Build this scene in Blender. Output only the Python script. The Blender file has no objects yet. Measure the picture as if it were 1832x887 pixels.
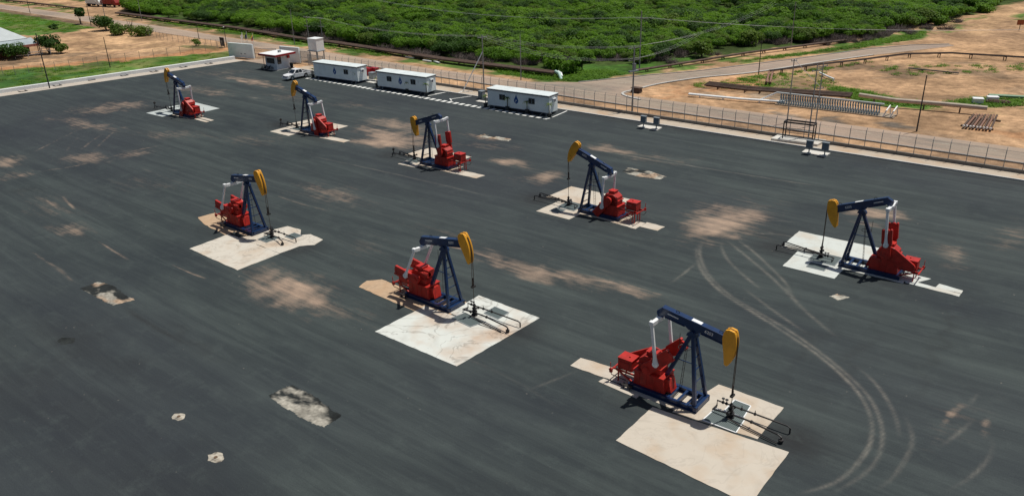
import bpy, math, random
import numpy as np
from mathutils import Vector, Matrix
random.seed(7)
rng = np.random.default_rng(11)
R = math.radians
S = bpy.context.scene
COL = S.collection

# ------------------------------------------------------------------ camera
CAM_H = 31.0
YAW, PITCH, ROLL = R(39.2273), R(23.4314), R(-1.5058)
FPX, PCX, PCY = 1418.29, 916.0, 443.5
cam = bpy.data.cameras.new('camera')
cam.lens = 36.0 * FPX / 1832.0
cam.sensor_width = 36.0
cam.clip_start = 0.5
cam.clip_end = 6000
cam_o = bpy.data.objects.new('camera', cam)
cam_o.location = (0, 0, CAM_H)
cam_o.rotation_euler = (Matrix.Rotation(YAW, 3, 'Z') @ Matrix.Rotation(R(90) - PITCH, 3, 'X') @ Matrix.Rotation(ROLL, 3, 'Z')).to_euler()
COL.objects.link(cam_o)
S.camera = cam_o

# ------------------------------------------------------------------ light
SUN_DIR = Vector((0.13, 0.35, 1.0)).normalized()          # towards the sun
elev = math.asin(SUN_DIR.z)
azim = math.atan2(SUN_DIR.x, SUN_DIR.y)
w = bpy.data.worlds.new('World')
S.world = w
w.use_nodes = True
nt = w.node_tree
nt.nodes.clear()
sky = nt.nodes.new('ShaderNodeTexSky')
sky.sky_type = 'NISHITA'
sky.sun_disc = False
sky.sun_elevation = elev
sky.sun_rotation = azim
sky.dust_density = 1.5
bg = nt.nodes.new('ShaderNodeBackground')
bg.inputs[1].default_value = 0.05
wo = nt.nodes.new('ShaderNodeOutputWorld')
nt.links.new(sky.outputs[0], bg.inputs[0])
nt.links.new(bg.outputs[0], wo.inputs[0])
sl = bpy.data.lights.new('sun', 'SUN')
sl.energy = 4.1
sl.angle = R(0.5)
sl.color = (1.0, 0.96, 0.88)
so = bpy.data.objects.new('sun', sl)
so.rotation_euler = (-SUN_DIR).to_track_quat('-Z', 'Y').to_euler()
so.location = (0, 0, 80)
COL.objects.link(so)
S.view_settings.view_transform = 'Standard'
S.view_settings.look = 'None'
S.view_settings.exposure = 0.02
S.view_settings.gamma = 1.0
S.render.resolution_x, S.render.resolution_y = 1024, 495

# ------------------------------------------------------------------ photo measure -> world
_st, _ct = math.sin(PITCH), math.cos(PITCH)
_sr, _cr = math.sin(ROLL), math.cos(ROLL)
_ax = np.array([math.cos(YAW), -math.sin(YAW)])      # X runs along the pump rows
_ay = np.array([math.sin(YAW), math.cos(YAW)])       # Y runs across them

def ray(px, py):
    a, b = (px - PCX) / FPX, -(py - PCY) / FPX
    r, u = a * _cr - b * _sr, a * _sr + b * _cr
    f = _ct + u * _st
    z = -_st + u * _ct
    return r * _ax[0] + f * _ax[1], r * _ay[0] + f * _ay[1], z

def G(px, py, z=0.0):
    """ground point (height z) surveyed from the photograph"""
    dx, dy, dz = ray(px, py)
    t = (z - CAM_H) / dz
    return Vector((dx * t, dy * t, z))

def project(x, y, z=0.0):
    r = x * _ax[0] + y * _ay[0]
    f = x * _ax[1] + y * _ay[1]
    zz = z - CAM_H
    d = f * _ct - zz * _st
    u = (f * _st + zz * _ct) / d
    r = r / d
    return PCX + FPX * (r * _cr + u * _sr), PCY - FPX * (-r * _sr + u * _cr)

def HT(base, ytop):
    """height of a vertical thing standing at photo point base that ends at photo row ytop"""
    p = G(*base)
    lo, hi = 0.0, 30.0
    for _ in range(40):
        m = (lo + hi) / 2
        if project(p.x, p.y, m)[1] > ytop:
            lo = m
        else:
            hi = m
    return lo

# ------------------------------------------------------------------ materials
MATS = {}

def nd(t, typ, **kw):
    n = t.nodes.new(typ)
    for k, v in kw.items():
        setattr(n, k, v)
    return n

def mat(name, col, rough=0.55, var=0.12, scale=3.0, metal=0.0, dirt=None, dirt_amt=0.0, dirt_scale=1.2, bump=0.0, spec=0.4):
    """procedural paint / concrete / metal: base colour broken up by two noises, optional dirt"""
    if name in MATS:
        return MATS[name]
    m = bpy.data.materials.new(name)
    m.use_nodes = True
    t = m.node_tree
    b = t.nodes['Principled BSDF']
    b.inputs['Roughness'].default_value = rough
    b.inputs['Metallic'].default_value = metal
    b.inputs['Specular IOR Level'].default_value = spec
    tc = nd(t, 'ShaderNodeTexCoord')
    no = nd(t, 'ShaderNodeTexNoise')
    no.inputs['Scale'].default_value = scale
    no.inputs['Detail'].default_value = 6
    t.links.new(tc.outputs['Object'], no.inputs['Vector'])
    mr = nd(t, 'ShaderNodeMapRange')
    mr.inputs['From Min'].default_value = 0.3
    mr.inputs['From Max'].default_value = 0.7
    mr.inputs['To Min'].default_value = 1 - var
    mr.inputs['To Max'].default_value = 1 + var
    t.links.new(no.outputs[0], mr.inputs[0])
    mx = nd(t, 'ShaderNodeVectorMath', operation='SCALE')
    mx.inputs[0].default_value = col[:3]
    t.links.new(mr.outputs[0], mx.inputs['Scale'])
    out = mx.outputs[0]
    if dirt:
        n2 = nd(t, 'ShaderNodeTexNoise')
        n2.inputs['Scale'].default_value = dirt_scale
        n2.inputs['Detail'].default_value = 8
        n2.inputs['Roughness'].default_value = 0.65
        t.links.new(tc.outputs['Object'], n2.inputs['Vector'])
        r2 = nd(t, 'ShaderNodeMapRange')
        r2.inputs['From Min'].default_value = 0.5
        r2.inputs['From Max'].default_value = 0.72
        r2.inputs['To Max'].default_value = dirt_amt
        t.links.new(n2.outputs[0], r2.inputs[0])
        mm = nd(t, 'ShaderNodeMix', data_type='RGBA')
        mm.inputs['B'].default_value = (*dirt, 1)
        t.links.new(r2.outputs[0], mm.inputs['Factor'])
        t.links.new(out, mm.inputs['A'])
        out = mm.outputs['Result']
    t.links.new(out, b.inputs['Base Color'])
    if bump:
        bp = nd(t, 'ShaderNodeBump')
        bp.inputs['Strength'].default_value = bump
        bp.inputs['Distance'].default_value = 0.05
        t.links.new(no.outputs[0], bp.inputs['Height'])
        t.links.new(bp.outputs[0], b.inputs['Normal'])
    MATS[name] = m
    return m

def srgb(r, g, b):
    f = lambda c: (c / 255 / 12.92) if c <= 10 else ((c / 255 + 0.055) / 1.055) ** 2.4
    return (f(r), f(g), f(b))

NAVY = mat('navy_paint', (0.005, 0.026, 0.090), 0.32, 0.2, 2.0, dirt=(0.012, 0.035, 0.08), dirt_amt=0.3, spec=0.6)
NAVYTOP = NAVY
RED = mat('red_paint', (0.45, 0.025, 0.017), 0.42, 0.22, 1.6, dirt=(0.17, 0.035, 0.028), dirt_amt=0.75, dirt_scale=0.9)
REDDK = mat('worn_red_paint', (0.30, 0.022, 0.016), 0.5, 0.2, 2.5, dirt=(0.07, 0.02, 0.015), dirt_amt=0.6)
YEL = mat('ochre_yellow_paint', (0.70, 0.33, 0.020), 0.5, 0.1, 2.0, dirt=(0.45, 0.21, 0.03), dirt_amt=0.45)
WHT = mat('white_paint', (0.82, 0.84, 0.84), 0.45, 0.05, 2.0, dirt=(0.55, 0.52, 0.47), dirt_amt=0.3)
CLEANW = mat('clean_white_paint', (0.8, 0.81, 0.81), 0.5, 0.03, 2.0)
BLACK = mat('black_steel', (0.018, 0.018, 0.02), 0.5, 0.3, 4.0, dirt=(0.07, 0.045, 0.03), dirt_amt=0.6)
ROPE = mat('steel_rope', (0.07, 0.045, 0.03), 0.6, 0.2, 6.0)
RUST = mat('rusty_steel', (0.085, 0.052, 0.038), 0.8, 0.35, 1.3, dirt=(0.15, 0.10, 0.075), dirt_amt=0.8)
RUSTLT = mat('pale_rusty_steel', (0.24, 0.13, 0.09), 0.8, 0.35, 1.3, dirt=(0.12, 0.06, 0.04), dirt_amt=0.8)
GALV = mat('galvanised_steel', (0.30, 0.32, 0.33), 0.5, 0.12, 3.0, metal=0.3)
GREYP = mat('grey_paint', (0.20, 0.23, 0.25), 0.5, 0.12, 3.0)
BLUEGREY = mat('blue_grey_paint', (0.15, 0.21, 0.25), 0.5, 0.2, 3.0)
POLEGREY = mat('pole_grey', (0.26, 0.265, 0.26), 0.7, 0.15, 2.0)
POLEDARK = mat('pole_dark', (0.05, 0.05, 0.05), 0.7, 0.2, 2.0)
WIRE = mat('wire_metal', (0.5, 0.51, 0.52), 0.5, 0.1, 2.0)
GLASS = mat('dark_glass', (0.012, 0.016, 0.022), 0.08, 0.2, 1.0, spec=0.8)
TRAIL = mat('trailer_panel', (0.83, 0.90, 0.90), 0.45, 0.04, 0.8, dirt=(0.62, 0.65, 0.64), dirt_amt=0.3)
TROOF = mat('trailer_roof', (0.68, 0.74, 0.74), 0.5, 0.08, 0.6, dirt=(0.45, 0.48, 0.46), dirt_amt=0.5)
TRIMB = mat('blue_black_trim', (0.02, 0.035, 0.07), 0.5, 0.1, 2.0)
LOGOB = mat('logo_blue', (0.008, 0.085, 0.30), 0.5, 0.05, 2.0)
SLABB = mat('beige_concrete', (0.50, 0.44, 0.36), 0.85, 0.06, 0.5, dirt=(0.40, 0.27, 0.17), dirt_amt=0.25, dirt_scale=0.35)
CONCR = mat('grey_concrete', (0.30, 0.295, 0.28), 0.85, 0.1, 0.9, dirt=(0.2, 0.17, 0.14), dirt_amt=0.6, dirt_scale=0.5)
CONCW = mat('pale_concrete', (0.60, 0.58, 0.53), 0.85, 0.08, 0.9, dirt=(0.42, 0.34, 0.26), dirt_amt=0.5, dirt_scale=0.5)
CONCD = mat('dark_concrete', (0.17, 0.165, 0.155), 0.85, 0.15, 0.9, dirt=(0.10, 0.09, 0.08), dirt_amt=0.6, dirt_scale=0.5)
TYRE = mat('tyre_rubber', (0.015, 0.015, 0.016), 0.8, 0.2, 4.0)
CARW = mat('car_white', (0.78, 0.79, 0.8), 0.25, 0.02, 1.0, spec=0.6)
POT = mat('dark_pot', (0.04, 0.045, 0.045), 0.7, 0.2, 3.0)
GREENP = mat('green_plastic', (0.10, 0.24, 0.12), 0.5, 0.1, 3.0)
SIGNO = mat('sign_orange', (0.35, 0.10, 0.04), 0.6, 0.1, 3.0)
WOOD = mat('weathered_wood', (0.16, 0.11, 0.075), 0.8, 0.2, 3.0)
FLAGW = mat('flag_white', (0.75, 0.76, 0.78), 0.8, 0.05, 2.0)
FLAGB = mat('flag_navy', (0.012, 0.03, 0.09), 0.8, 0.1, 2.0)
FLAGY = mat('flag_yellow', (0.75, 0.45, 0.05), 0.8, 0.05, 2.0)
FLAGR = mat('flag_red', (0.4, 0.03, 0.03), 0.8, 0.05, 2.0)
BROWNW = mat('brown_wall', (0.16, 0.065, 0.035), 0.8, 0.2, 1.0)
PINKT = mat('faded_red_tiles', (0.42, 0.16, 0.12), 0.7, 0.15, 2.0)
ROOFG = mat('grey_metal_roof', (0.33, 0.38, 0.40), 0.5, 0.1, 1.0)
ROOFW = mat('cream_metal_roof', (0.58, 0.56, 0.47), 0.5, 0.1, 1.0)
BARK = mat('bark', (0.12, 0.095, 0.07), 0.9, 0.3, 3.0)

def leaf_mat(name, c1, c2, rnd=0.3):
    m = bpy.data.materials.new(name)
    m.use_nodes = True
    t = m.node_tree
    b = t.nodes['Principled BSDF']
    b.inputs['Roughness'].default_value = 0.6
    b.inputs['Specular IOR Level'].default_value = 0.25
    geo = nd(t, 'ShaderNodeNewGeometry')
    oi = nd(t, 'ShaderNodeObjectInfo')
    mx = nd(t, 'ShaderNodeMix', data_type='RGBA')
    mx.inputs['A'].default_value = (*c1, 1)
    mx.inputs['B'].default_value = (*c2, 1)
    no = nd(t, 'ShaderNodeTexNoise')
    no.inputs['Scale'].default_value = 0.045
    no.inputs['Detail'].default_value = 3
    t.links.new(geo.outputs['Position'], no.inputs['Vector'])
    a = nd(t, 'ShaderNodeMath', operation='MULTIPLY_ADD')
    a.inputs[1].default_value = 0.45
    t.links.new(geo.outputs['Random Per Island'], a.inputs[0])
    t.links.new(oi.outputs['Random'], a.inputs[2])
    a2 = nd(t, 'ShaderNodeMath', operation='MULTIPLY')
    a2.inputs[1].default_value = 0.45
    t.links.new(a.outputs[0], a2.inputs[0])
    a3 = nd(t, 'ShaderNodeMath', operation='MULTIPLY_ADD')
    a3.inputs[1].default_value = 0.9
    t.links.new(no.outputs[0], a3.inputs[0])
    t.links.new(a2.outputs[0], a3.inputs[2])
    a4 = nd(t, 'ShaderNodeMath', operation='SUBTRACT')
    a4.inputs[1].default_value = 0.25
    a4.use_clamp = True
    t.links.new(a3.outputs[0], a4.inputs[0])
    t.links.new(a4.outputs[0], mx.inputs['Factor'])
    t.links.new(mx.outputs['Result'], b.inputs['Base Color'])
    tr = nd(t, 'ShaderNodeBsdfTranslucent')
    t.links.new(mx.outputs['Result'], tr.inputs['Color'])
    ms = nd(t, 'ShaderNodeMixShader')
    ms.inputs[0].default_value = 0.5
    t.links.new(b.outputs[0], ms.inputs[1])
    t.links.new(tr.outputs[0], ms.inputs[2])
    t.links.new(ms.outputs[0], t.nodes['Material Output'].inputs[0])
    return m
LEAF = leaf_mat('scrub_leaves', (0.066, 0.168, 0.010), (0.180, 0.335, 0.022))
LEAFD = leaf_mat('dark_leaves', (0.032, 0.08, 0.014), (0.07, 0.15, 0.022))
LEAFG = leaf_mat('olive_leaves', (0.075, 0.135, 0.018), (0.15, 0.235, 0.03))
LEAFP = leaf_mat('palm_leaves', (0.09, 0.16, 0.04), (0.18, 0.24, 0.07))
TWIG = mat('dry_twigs', (0.15, 0.12, 0.11), 0.9, 0.25, 0.8)

def mesh_mat():
    m = bpy.data.materials.new('chain_link')
    m.use_nodes = True
    t = m.node_tree
    b = t.nodes['Principled BSDF']
    b.inputs['Base Color'].default_value = (0.33, 0.34, 0.34, 1)
    b.inputs['Roughness'].default_value = 0.5
    tr = nd(t, 'ShaderNodeBsdfTransparent')
    ms = nd(t, 'ShaderNodeMixShader')
    ms.inputs[0].default_value = 0.10
    t.links.new(tr.outputs[0], ms.inputs[1])
    t.links.new(b.outputs[0], ms.inputs[2])
    t.links.new(ms.outputs[0], t.nodes['Material Output'].inputs[0])
    return m
LINK = mesh_mat()

def stained_slab(name, base, stain1, stain2, amt1, amt2, crack=0.0, scale=0.5):
    m = bpy.data.materials.new(name)
    m.use_nodes = True
    t = m.node_tree
    b = t.nodes['Principled BSDF']
    b.inputs['Roughness'].default_value = 0.85
    b.inputs['Specular IOR Level'].default_value = 0.2
    tc = nd(t, 'ShaderNodeTexCoord')
    def noise(sc, det=6, dist=0.0, vec=None):
        n = nd(t, 'ShaderNodeTexNoise')
        n.inputs['Scale'].default_value = sc
        n.inputs['Detail'].default_value = det
        n.inputs['Distortion'].default_value = dist
        t.links.new(vec or tc.outputs['Object'], n.inputs['Vector'])
        return n.outputs[0]
    def rng_(src, a, bb, lo, hi):
        r = nd(t, 'ShaderNodeMapRange')
        for k, v in zip(('From Min', 'From Max', 'To Min', 'To Max'), (a, bb, lo, hi)):
            r.inputs[k].default_value = v
        t.links.new(src, r.inputs[0])
        return r.outputs[0]
    def mix(fac, a, bcol):
        x = nd(t, 'ShaderNodeMix', data_type='RGBA')
        t.links.new(fac, x.inputs['Factor'])
        if isinstance(a, tuple):
            x.inputs['A'].default_value = (*a, 1)
        else:
            t.links.new(a, x.inputs['A'])
        x.inputs['B'].default_value = (*bcol, 1)
        return x.outputs['Result']
    c = mix(rng_(noise(0.7), 0.35, 0.7, 0, 0.3), base, tuple(v * 0.85 for v in base))
    c = mix(rng_(noise(scale, 8), 0.48, 0.68, 0, amt1), c, stain1)
    c = mix(rng_(noise(scale * 2.3, 8, 1.0), 0.55, 0.75, 0, amt2), c, stain2)
    if crack:
        n = noise(scale * 0.8, 5, 2.5)
        d = nd(t, 'ShaderNodeMath', operation='SUBTRACT')
        d.inputs[1].default_value = 0.5
        t.links.new(n, d.inputs[0])
        ab = nd(t, 'ShaderNodeMath', operation='ABSOLUTE')
        t.links.new(d.outputs[0], ab.inputs[0])
        c = mix(rng_(ab.outputs[0], 0.0, 0.022, crack, 0.0), c, (0.10, 0.08, 0.065))
    t.links.new(c, b.inputs['Base Color'])
    return m
SLAB_WARM = stained_slab('warm_concrete', (0.53, 0.475, 0.40), (0.46, 0.32, 0.20), (0.36, 0.31, 0.25), 0.55, 0.35, crack=0.12, scale=0.33)
SLAB_WHITE = stained_slab('stained_white_concrete', (0.60, 0.62, 0.58), (0.45, 0.29, 0.18), (0.30, 0.28, 0.25), 0.7, 0.3, crack=0.4, scale=0.22)
SLAB_TAN = stained_slab('stained_tan_concrete', (0.56, 0.52, 0.45), (0.45, 0.32, 0.21), (0.30, 0.23, 0.17), 0.55, 0.45, crack=0.3, scale=0.3)
SLAB_COOL = stained_slab('cool_concrete', (0.56, 0.59, 0.56), (0.50, 0.41, 0.31), (0.40, 0.41, 0.38), 0.5, 0.3, crack=0.12, scale=0.4)
SLAB_GREY = stained_slab('grey_green_concrete', (0.44, 0.48, 0.47), (0.42, 0.39, 0.33), (0.34, 0.36, 0.35), 0.35, 0.25)
SANDY = stained_slab('sandy_concrete', (0.47, 0.335, 0.22), (0.43, 0.26, 0.145), (0.25, 0.19, 0.14), 0.6, 0.45, crack=0.2, scale=0.5)

def grate_mat():
    m = bpy.data.materials.new('steel_grating')
    m.use_nodes = True
    t = m.node_tree
    b = t.nodes['Principled BSDF']
    b.inputs['Roughness'].default_value = 0.6
    tc = nd(t, 'ShaderNodeTexCoord')
    wv = nd(t, 'ShaderNodeTexWave')
    wv.inputs['Scale'].default_value = 3.0
    t.links.new(tc.outputs['Object'], wv.inputs['Vector'])
    mx = nd(t, 'ShaderNodeMix', data_type='RGBA')
    mx.inputs['A'].default_value = (0.045, 0.06, 0.06, 1)
    mx.inputs['B'].default_value = (0.11, 0.145, 0.145, 1)
    t.links.new(wv.outputs[1], mx.inputs['Factor'])
    t.links.new(mx.outputs['Result'], b.inputs['Base Color'])
    return m
GRATE = grate_mat()

# ------------------------------------------------------------------ mesh helpers
class MB:
    def __init__(s):
        s.v, s.f, s.fm = [], [], []
        s.cur = 0
    def add(s, vs, fs):
        o = len(s.v)
        s.v += [tuple(p) for p in vs]
        s.f += [tuple(i + o for i in f) for f in fs]
        s.fm += [s.cur] * len(fs)
        return s
    def box(s, c, d, rz=0.0, mtx=None):
        x, y, z = d[0] / 2, d[1] / 2, d[2] / 2
        P = [Vector((a, b, e)) for e in (-z, z) for b in (-y, y) for a in (-x, x)]
        M = mtx or Matrix.Rotation(rz, 3, 'Z')
        P = [M @ p + Vector(c) for p in P]
        return s.add(P, [(0, 2, 3, 1), (4, 5, 7, 6), (0, 1, 5, 4), (2, 6, 7, 3), (0, 4, 6, 2), (1, 3, 7, 5)])
    def bx(s, x0, x1, y0, y1, z0, z1):
        return s.box(((x0 + x1) / 2, (y0 + y1) / 2, (z0 + z1) / 2), (x1 - x0, y1 - y0, z1 - z0))
    def beam(s, p, q, w, h, up=(0, 0, 1), w2=None, h2=None):
        p, q = Vector(p), Vector(q)
        d = (q - p).normalized()
        u = Vector(up)
        if abs(d.dot(u)) > 0.99:
            u = Vector((1, 0, 0))
        a = d.cross(u).normalized()
        b = a.cross(d)
        w2, h2 = w2 or w, h2 or h
        P = []
        for c, ww, hh in ((p, w, h), (q, w2, h2)):
            P += [c + a * (i * ww / 2) + b * (j * hh / 2) for i, j in ((-1, -1), (1, -1), (1, 1), (-1, 1))]
        return s.add(P, [(3, 2, 1, 0), (4, 5, 6, 7), (0, 1, 5, 4), (1, 2, 6, 5), (2, 3, 7, 6), (3, 0, 4, 7)])
    def tube(s, pts, r, n=8, r2=None, caps=True):
        pts = [Vector(p) for p in pts]
        k = len(pts)
        rings = []
        for i, p in enumerate(pts):
            d = (pts[min(i + 1, k - 1)] - pts[max(i - 1, 0)]).normalized()
            u = Vector((0, 0, 1)) if abs(d.z) < 0.95 else Vector((1, 0, 0))
            a = d.cross(u).normalized()
            b = d.cross(a)
            rr = r if r2 is None else r + (r2 - r) * i / max(1, k - 1)
            rings.append([p + (a * math.cos(2 * math.pi * j / n) + b * math.sin(2 * math.pi * j / n)) * rr for j in range(n)])
        vs = [p for ring in rings for p in ring]
        fs = []
        for i in range(k - 1):
            for j in range(n):
                fs.append((i * n + j, i * n + (j + 1) % n, (i + 1) * n + (j + 1) % n, (i + 1) * n + j))
        if caps:
            fs.append(tuple(range(n - 1, -1, -1)))
            fs.append(tuple((k - 1) * n + j for j in range(n)))
        return s.add(vs, fs)
    def prism(s, poly, a, b, plane='xz'):
        """extrude a 2D polygon: plane xz between y=a..b, xy between z=a..b, yz between x=a..b"""
        n = len(poly)
        mk = {'xz': lambda p, t: (p[0], t, p[1]), 'xy': lambda p, t: (p[0], p[1], t), 'yz': lambda p, t: (t, p[0], p[1])}[plane]
        area = sum(poly[i][0] * poly[(i + 1) % n][1] - poly[(i + 1) % n][0] * poly[i][1] for i in range(n))
        if area < 0:
            poly = poly[::-1]
        lo, hi = min(a, b), max(a, b)
        if plane == 'xz':
            lo, hi = hi, lo
        vs = [mk(p, lo) for p in poly] + [mk(p, hi) for p in poly]
        fs = [tuple(range(n - 1, -1, -1)), tuple(range(n, 2 * n))]
        fs += [(i, (i + 1) % n, n + (i + 1) % n, n + i) for i in range(n)]
        return s.add(vs, fs)
    def disc(s, c, r, axis, t, n=20):
        c, ax = Vector(c), Vector(axis).normalized()
        return s.tube([c - ax * t / 2, c + ax * t / 2], r, n)
    def torus(s, c, Rr, r, n=20, k=6, axis='z'):
        vs, fs = [], []
        for i in range(n):
            for j in range(k):
                a, b = 2 * math.pi * i / n, 2 * math.pi * j / k
                x, y, z = (Rr + r * math.cos(b)) * math.cos(a), (Rr + r * math.cos(b)) * math.sin(a), r * math.sin(b)
                if axis == 'y':
                    x, y, z = x, z, y
                vs.append((c[0] + x, c[1] + y, c[2] + z))
        for i in range(n):
            for j in range(k):
                fs.append((i * k + j, ((i + 1) % n) * k + j, ((i + 1) % n) * k + (j + 1) % k, i * k + (j + 1) % k))
        return s.add(vs, fs)
    def quad(s, a, b, c, d):
        return s.add([a, b, c, d], [(0, 1, 2, 3)])
    def build(s, name, mats, parent=None, smooth=False, bevel=0.0):
        me = bpy.data.meshes.new(name)
        me.from_pydata([tuple(p) for p in s.v], [], s.f)
        if not isinstance(mats, (list, tuple)):
            mats = [mats]
        for m in mats:
            me.materials.append(m)
        if len(mats) > 1:
            me.polygons.foreach_set('material_index', s.fm)
        if smooth:
            me.polygons.foreach_set('use_smooth', [True] * len(me.polygons))
        me.update()
        o = bpy.data.objects.new(name, me)
        COL.objects.link(o)
        if parent:
            o.parent = parent
        if bevel:
            md = o.modifiers.new('bevel', 'BEVEL')
            md.width = bevel
            md.segments = 2
            md.limit_method = 'ANGLE'
        return o

def tag(o, label=None, cat=None, group=None, kind=None):
    for k, v in (('label', label), ('category', cat), ('group', group), ('kind', kind)):
        if v:
            o[k] = v
    return o

def thing(name, label, cat, loc=(0, 0, 0), rz=0.0, group=None):
    o = bpy.data.objects.new(name, None)
    o.empty_display_size = 0.3
    o.location = loc
    o.rotation_euler = (0, 0, rz)
    COL.objects.link(o)
    return tag(o, label, cat, group)

def copy_tree(o, parent=None):
    c = o.copy()
    COL.objects.link(c)
    if parent:
        c.parent = parent
    for ch in [x for x in COL.objects if x.parent == o]:
        copy_tree(ch, c)
    return c

def text_mesh(name, body, size, m, parent, mtx):
    cu = bpy.data.curves.new(name, 'FONT')
    cu.body = body
    cu.size = size
    cu.extrude = 0.004
    cu.align_x, cu.align_y = 'CENTER', 'CENTER'
    tmp = bpy.data.objects.new(name + '_tmp', cu)
    me = bpy.data.meshes.new_from_object(tmp)
    bpy.data.objects.remove(tmp)
    me.materials.clear()
    me.materials.append(m)
    o = bpy.data.objects.new(name, me)
    COL.objects.link(o)
    o.parent = parent
    o.matrix_local = mtx
    return o

def poly_dist(P, pts):
    """distance of points P (n,2) to a polyline"""
    best = np.full(len(P), 1e9)
    for a, b in zip(pts[:-1], pts[1:]):
        a, b = np.array(a, float), np.array(b, float)
        ab = b - a
        t = np.clip(((P - a) @ ab) / max(1e-9, ab @ ab), 0, 1)
        d = np.hypot(*(P - (a + t[:, None] * ab)).T)
        best = np.minimum(best, d)
    return best

def smooth_line(pts, n=8):
    pts = [np.array(p, float) for p in pts]
    out = []
    for i in range(len(pts) - 1):
        p0, p1, p2, p3 = pts[max(i - 1, 0)], pts[i], pts[i + 1], pts[min(i + 2, len(pts) - 1)]
        for k in range(n):
            t = k / n
            out.append(0.5 * (2 * p1 + (p2 - p0) * t + (2 * p0 - 5 * p1 + 4 * p2 - p3) * t * t + (-p0 + 3 * p1 - 3 * p2 + p3) * t ** 3))
    out.append(pts[-1])
    return out

def inside(X, Y, poly):
    c = np.zeros(X.shape, bool)
    n = len(poly)
    j = n - 1
    for i in range(n):
        xi, yi = poly[i]
        xj, yj = poly[j]
        cond = ((yi > Y) != (yj > Y)) & (X < (xj - xi) * (Y - yi) / ((yj - yi) if yj != yi else 1e-9) + xi)
        c ^= cond
        j = i
    return c

def vnoise(X, Y, sc, seed=0):
    """cheap smooth value noise"""
    r = np.random.default_rng(seed)
    T = r.random((64, 64))
    x, y = X / sc, Y / sc
    xi, yi = np.floor(x).astype(int), np.floor(y).astype(int)
    fx, fy = x - xi, y - yi
    fx, fy = fx * fx * (3 - 2 * fx), fy * fy * (3 - 2 * fy)
    g = lambda a, b: T[a % 64, b % 64]
    return (g(xi, yi) * (1 - fx) + g(xi + 1, yi) * fx) * (1 - fy) + (g(xi, yi + 1) * (1 - fx) + g(xi + 1, yi + 1) * fx) * fy

def grid_mesh(name, X, Y, Z, attrs, m):
    ny, nx = X.shape
    me = bpy.data.meshes.new(name)
    nv = nx * ny
    co = np.stack([X, Y, Z], -1).reshape(-1, 3).astype(np.float32)
    i = np.arange(nv).reshape(ny, nx)
    q = np.stack([i[:-1, :-1], i[:-1, 1:], i[1:, 1:], i[1:, :-1]], -1).reshape(-1, 4)
    nf = len(q)
    me.vertices.add(nv)
    me.vertices.foreach_set('co', co.ravel())
    me.loops.add(nf * 4)
    me.loops.foreach_set('vertex_index', q.ravel().astype(np.int32))
    me.polygons.add(nf)
    me.polygons.foreach_set('loop_start', np.arange(0, nf * 4, 4, dtype=np.int32))
    me.polygons.foreach_set('loop_total', np.full(nf, 4, np.int32))
    me.update(calc_edges=True)
    for k, a in attrs.items():
        at = me.attributes.new(k, 'FLOAT_COLOR', 'POINT')
        c = np.ones((nv, 4), np.float32)
        c[:, :a.shape[-1]] = a.reshape(nv, -1)
        at.data.foreach_set('color', c.ravel())
    me.materials.append(m)
    o = bpy.data.objects.new(name, me)
    COL.objects.link(o)
    return o

# ------------------------------------------------------------------ ground (world scale, painted by area)
def ground_material():
    m = bpy.data.materials.new('ground')
    m.use_nodes = True
    t = m.node_tree
    b = t.nodes['Principled BSDF']
    b.inputs['Roughness'].default_value = 0.95
    b.inputs['Specular IOR Level'].default_value = 0.1
    at = nd(t, 'ShaderNodeVertexColor', layer_name='area')
    geo = nd(t, 'ShaderNodeNewGeometry')
    f = None
    out = None
    for sc, lo, hi, st in ((0.10, 0.35, 0.68, (0.58, 1.2)), (0.7, 0.3, 0.7, (0.66, 1.25)), (5.0, 0.3, 0.7, (0.8, 1.2))):
        n = nd(t, 'ShaderNodeTexNoise')
        n.inputs['Scale'].default_value = sc
        n.inputs['Detail'].default_value = 6
        t.links.new(geo.outputs['Position'], n.inputs['Vector'])
        r = nd(t, 'ShaderNodeMapRange')
        r.inputs['From Min'].default_value, r.inputs['From Max'].default_value = lo, hi
        r.inputs['To Min'].default_value, r.inputs['To Max'].default_value = st
        t.links.new(n.outputs[0], r.inputs[0])
        sc_ = nd(t, 'ShaderNodeVectorMath', operation='SCALE')
        t.links.new(out or at.outputs['Color'], sc_.inputs[0])
        t.links.new(r.outputs[0], sc_.inputs['Scale'])
        out = sc_.outputs[0]
    t.links.new(out, b.inputs['Base Color'])
    return m

SAND = np.array([0.43, 0.27, 0.155])
SANDL = np.array([0.56, 0.36, 0.20])
SANDO = np.array([0.50, 0.24, 0.11])
DIRT = np.array([0.27, 0.19, 0.125])
GRASS = np.array([0.070, 0.165, 0.026])
GRASSD = np.array([0.045, 0.115, 0.035])
GRASSY = np.array([0.115, 0.13, 0.045])
ROADC = np.array([0.235, 0.19, 0.145])
SCRUBG = np.array([0.055, 0.085, 0.022])

nx, ny = 560, 300
gx = np.concatenate([np.linspace(-1400, -460, 24)[:-1], np.linspace(-460, 60, 470), np.linspace(60, 900, 24)[1:]])
gy = np.concatenate([np.linspace(-600, 20, 16)[:-1], np.linspace(20, 330, 300), np.linspace(330, 1800, 24)[1:]])
GX, GY = np.meshgrid(gx, gy)
gpx, gpy = project(GX, GY)
front = (GX * _ax[1] + GY * _ay[1]) > 30
wob = (vnoise(GX, GY, 5.0, 1) - 0.5) * 6 + (vnoise(GX, GY, 1.7, 2) - 0.5) * 4
qx, qy = gpx + wob * 2.2, gpy + wob * 0.7 + (vnoise(GX, GY, 3.0, 3) - 0.5) * 3
area = np.empty(GX.shape + (3,))
area[:] = SAND
big = vnoise(GX, GY, 16, 5)
area += ((big - 0.5)[..., None]) * (SANDL - DIRT) * 0.55

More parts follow.
